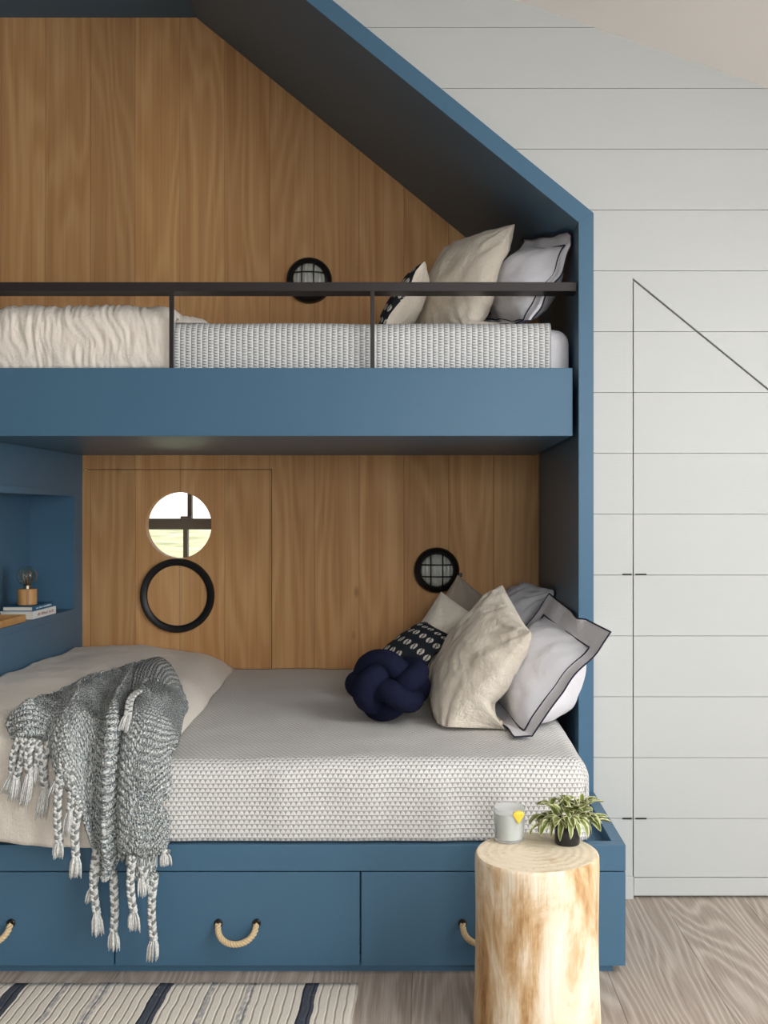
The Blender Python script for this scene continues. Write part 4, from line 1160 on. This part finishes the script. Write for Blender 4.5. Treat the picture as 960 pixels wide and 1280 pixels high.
def plant():
    c = Vector((.313, 2.202, SH + .0006)); root = empty('potted_plant', c, 'small variegated leafy plant in black pot on the stump', 'plant')
    b = B(); b.lathe([(0, 0), (.0265, 0), (.0278, .002), (.0282, .052), (.0275, .053), (.0262, .052), (.0258, .044), (0, .044)], c, 40); obj('pot', b, MAT['pot'], root, smooth=True)
    b = B(); b.lathe([(0, .046), (.0256, .0445)], c, 24); obj('soil', b, MAT['soil'], root, smooth=True)
    rnd = random.Random(12)
    def leaf(b, p, d, L, w, droop):
        d = d.normalized(); side = d.cross(Vector((0, 0, 1)))
        side = side.normalized() if side.length > .05 else Vector((1, 0, 0))
        side = (side + Vector((rnd.uniform(-.4, .4), rnd.uniform(-.4, .4), rnd.uniform(-.5, .5)))).normalized()
        P = []; n = 8; q = p.copy(); dd = d.copy()
        for k in range(n + 1):
            t = k / n; ww = w * (math.sin(PI * min(1, t * .93 + .07)) ** .75) * (1 - .25 * t) + .0003
            up = side.cross(dd).normalized()
            row = [q + side * ww * s + up * (abs(s) * ww * .45 + .0008 * math.sin(t * 14 + s * 3)) for s in (-1, -.5, 0, .5, 1)]
            P.append(row); q = q + dd * L / n; dd = (dd + Vector((0, 0, -droop / n))).normalized()
        b.grid(P, uv=lambda a, e: (e / 4, a / n))
    sb = B(); stems = []
    for k in range(15):
        a = k * 2.4 + rnd.uniform(-.3, .3); sp = .25 + .75 * ((k % 5) / 4)
        d = Vector((math.cos(a) * sp * 1.15, math.sin(a) * sp, rnd.uniform(.55, 1.0) * (1.15 - .55 * sp)))
        p = c + Vector((math.cos(a) * .008, math.sin(a) * .008, .044)); pts = [p]; L = rnd.uniform(.045, .068)
        dd = d.normalized()
        for q in range(8):
            pts.append(pts[-1] + dd * L / 8); dd = (dd + Vector((math.cos(a) * .07, math.sin(a) * .07, -.13 * sp))).normalized()
        sb.tube(pts, [.0014 - .0006 * q / 8 for q in range(9)], 6); stems.append((pts, a, sp))
    obj('stems', sb, MAT['stem'], root, smooth=True, angle=180).name = 'stem'
    lb = B(); cnt = 0
    for pts, a, sp in stems:
        for q in (3, 4, 5, 6, 7, 8, 8):
            t = (pts[min(q, 8)] - pts[q - 1]).normalized(); ang = q * 2.4 + a
            o = Vector((math.cos(ang), math.sin(ang), rnd.uniform(-.1, .6))); d = t * rnd.uniform(.5, 1.0) + o * .75
            leaf(lb, pts[q], d, rnd.uniform(.026, .042), rnd.uniform(.0075, .0108), rnd.uniform(.3, 1.5) * (.6 + sp)); cnt += 1
    for q in range(7):                                     # leaves trailing over the rim
        a = -PI / 2 + (q - 3) * .42; p = c + Vector((math.cos(a) * .024, math.sin(a) * .024, .054))
        leaf(lb, p, Vector((math.cos(a), math.sin(a), .35)), rnd.uniform(.042, .056), .0075, 3.6)
    fo = obj('foliage', lb, MAT['leaf'], root, smooth=True, angle=180, solid=.0005, fix=False)
plant()
# rug
def rug():
    x0, x1, y0, y1 = -1.75, -.163, .9, 2.366
    P = []; nx, ny = 120, 60
    for i in range(nx + 1):
        row = []
        for j in range(ny + 1):
            x = x0 + (x1 - x0) * i / nx; y = y0 + (y1 - y0) * j / ny
            e = min(i, nx - i, j, ny - j) == 0
            x += .004 * nz(y * 8, 1) * (1 if i in (0, nx) else .3); y += .006 * nz(x * 9, 4) * (1 if j in (0, ny) else .3)
            row.append(Vector((x, y, FZ + .008 + .0012 * nz(x * 15, y * 15) - (.003 if e else 0))))
        P.append(row)
    b = B(); b.grid(P)
    o = obj('rug', b, MAT['rug'], solid=.007, off=-1, fix=False)
    tag(o, 'cream flatwoven rug with charcoal and grey stripes on the oak floor', 'rug')
rug()

# ------------------------------------------------------------------ light, sky, camera
def area(name, loc, rot, sx, sy, power, col):
    l = bpy.data.lights.new(name, 'AREA'); l.shape = 'RECTANGLE'; l.size = sx; l.size_y = sy; l.energy = power; l.color = col
    o = bpy.data.objects.new(name, l); COL.objects.link(o); o.location = loc; o.rotation_euler = rot; return o
DAY = (.965, .985, 1.0)
def aim(o, p): o.rotation_euler = (Vector(p) - o.location).to_track_quat('-Z', 'Z').to_euler()
for (a, c), pw in zip(WINS_R, (44, 40)):
    area('window_daylight', (XRW + .10, (a + c) / 2, (WZ[0] + WZ[1]) / 2), (0, R(90), 0), WZ[1] - WZ[0], c - a, pw, (.90, .95, 1.0))
area('window_daylight', ((FWX[0] + FWX[1]) / 2, YFW - .10, (FWZ[0] + FWZ[1]) / 2), (R(90), 0, 0), FWX[1] - FWX[0], FWZ[1] - FWZ[0], 74, DAY)  # added light behind the camera, lifts the oak and bedding
sk = area('roof_window_daylight', ((SKX[0] + SKX[1]) / 2 + .05, (SKY[0] + SKY[1]) / 2, ceil_z((SKX[0] + SKX[1]) / 2) + .13), (0, 0, 0), SKX[1] - SKX[0], SKY[1] - SKY[0], 38, DAY)  # added area light, an invented skylight to brighten the bed top
sk.rotation_euler = (R(8), R(28), 0)
w = bpy.data.worlds.new('sky'); SC.world = w; w.use_nodes = True
bg = w.node_tree.nodes['Background']; bg.inputs[0].default_value = (1, 1, 1, 1); bg.inputs[1].default_value = 3.2
cd = bpy.data.cameras.new('camera'); co = bpy.data.objects.new('camera', cd); COL.objects.link(co)
co.location = (0, 0, CZ); co.rotation_euler = (R(90), 0, 0)
cd.sensor_fit = 'AUTO'; cd.sensor_width = 36; cd.lens = F / 1280 * 36; cd.shift_x = -(VX - 480) / 1280; cd.shift_y = 0; cd.clip_start = .01; cd.clip_end = 1000
SC.camera = co
SC.view_settings.view_transform = 'Standard'; SC.view_settings.look = 'None'; SC.view_settings.gamma = 1; SC.view_settings.exposure = -0.25
SC.view_settings.use_curve_mapping = False
SC.cycles.use_denoising = True
SC.cycles.max_bounces = 10; SC.cycles.diffuse_bounces = 5; SC.cycles.transmission_bounces = 8
bpy.context.view_layer.update()
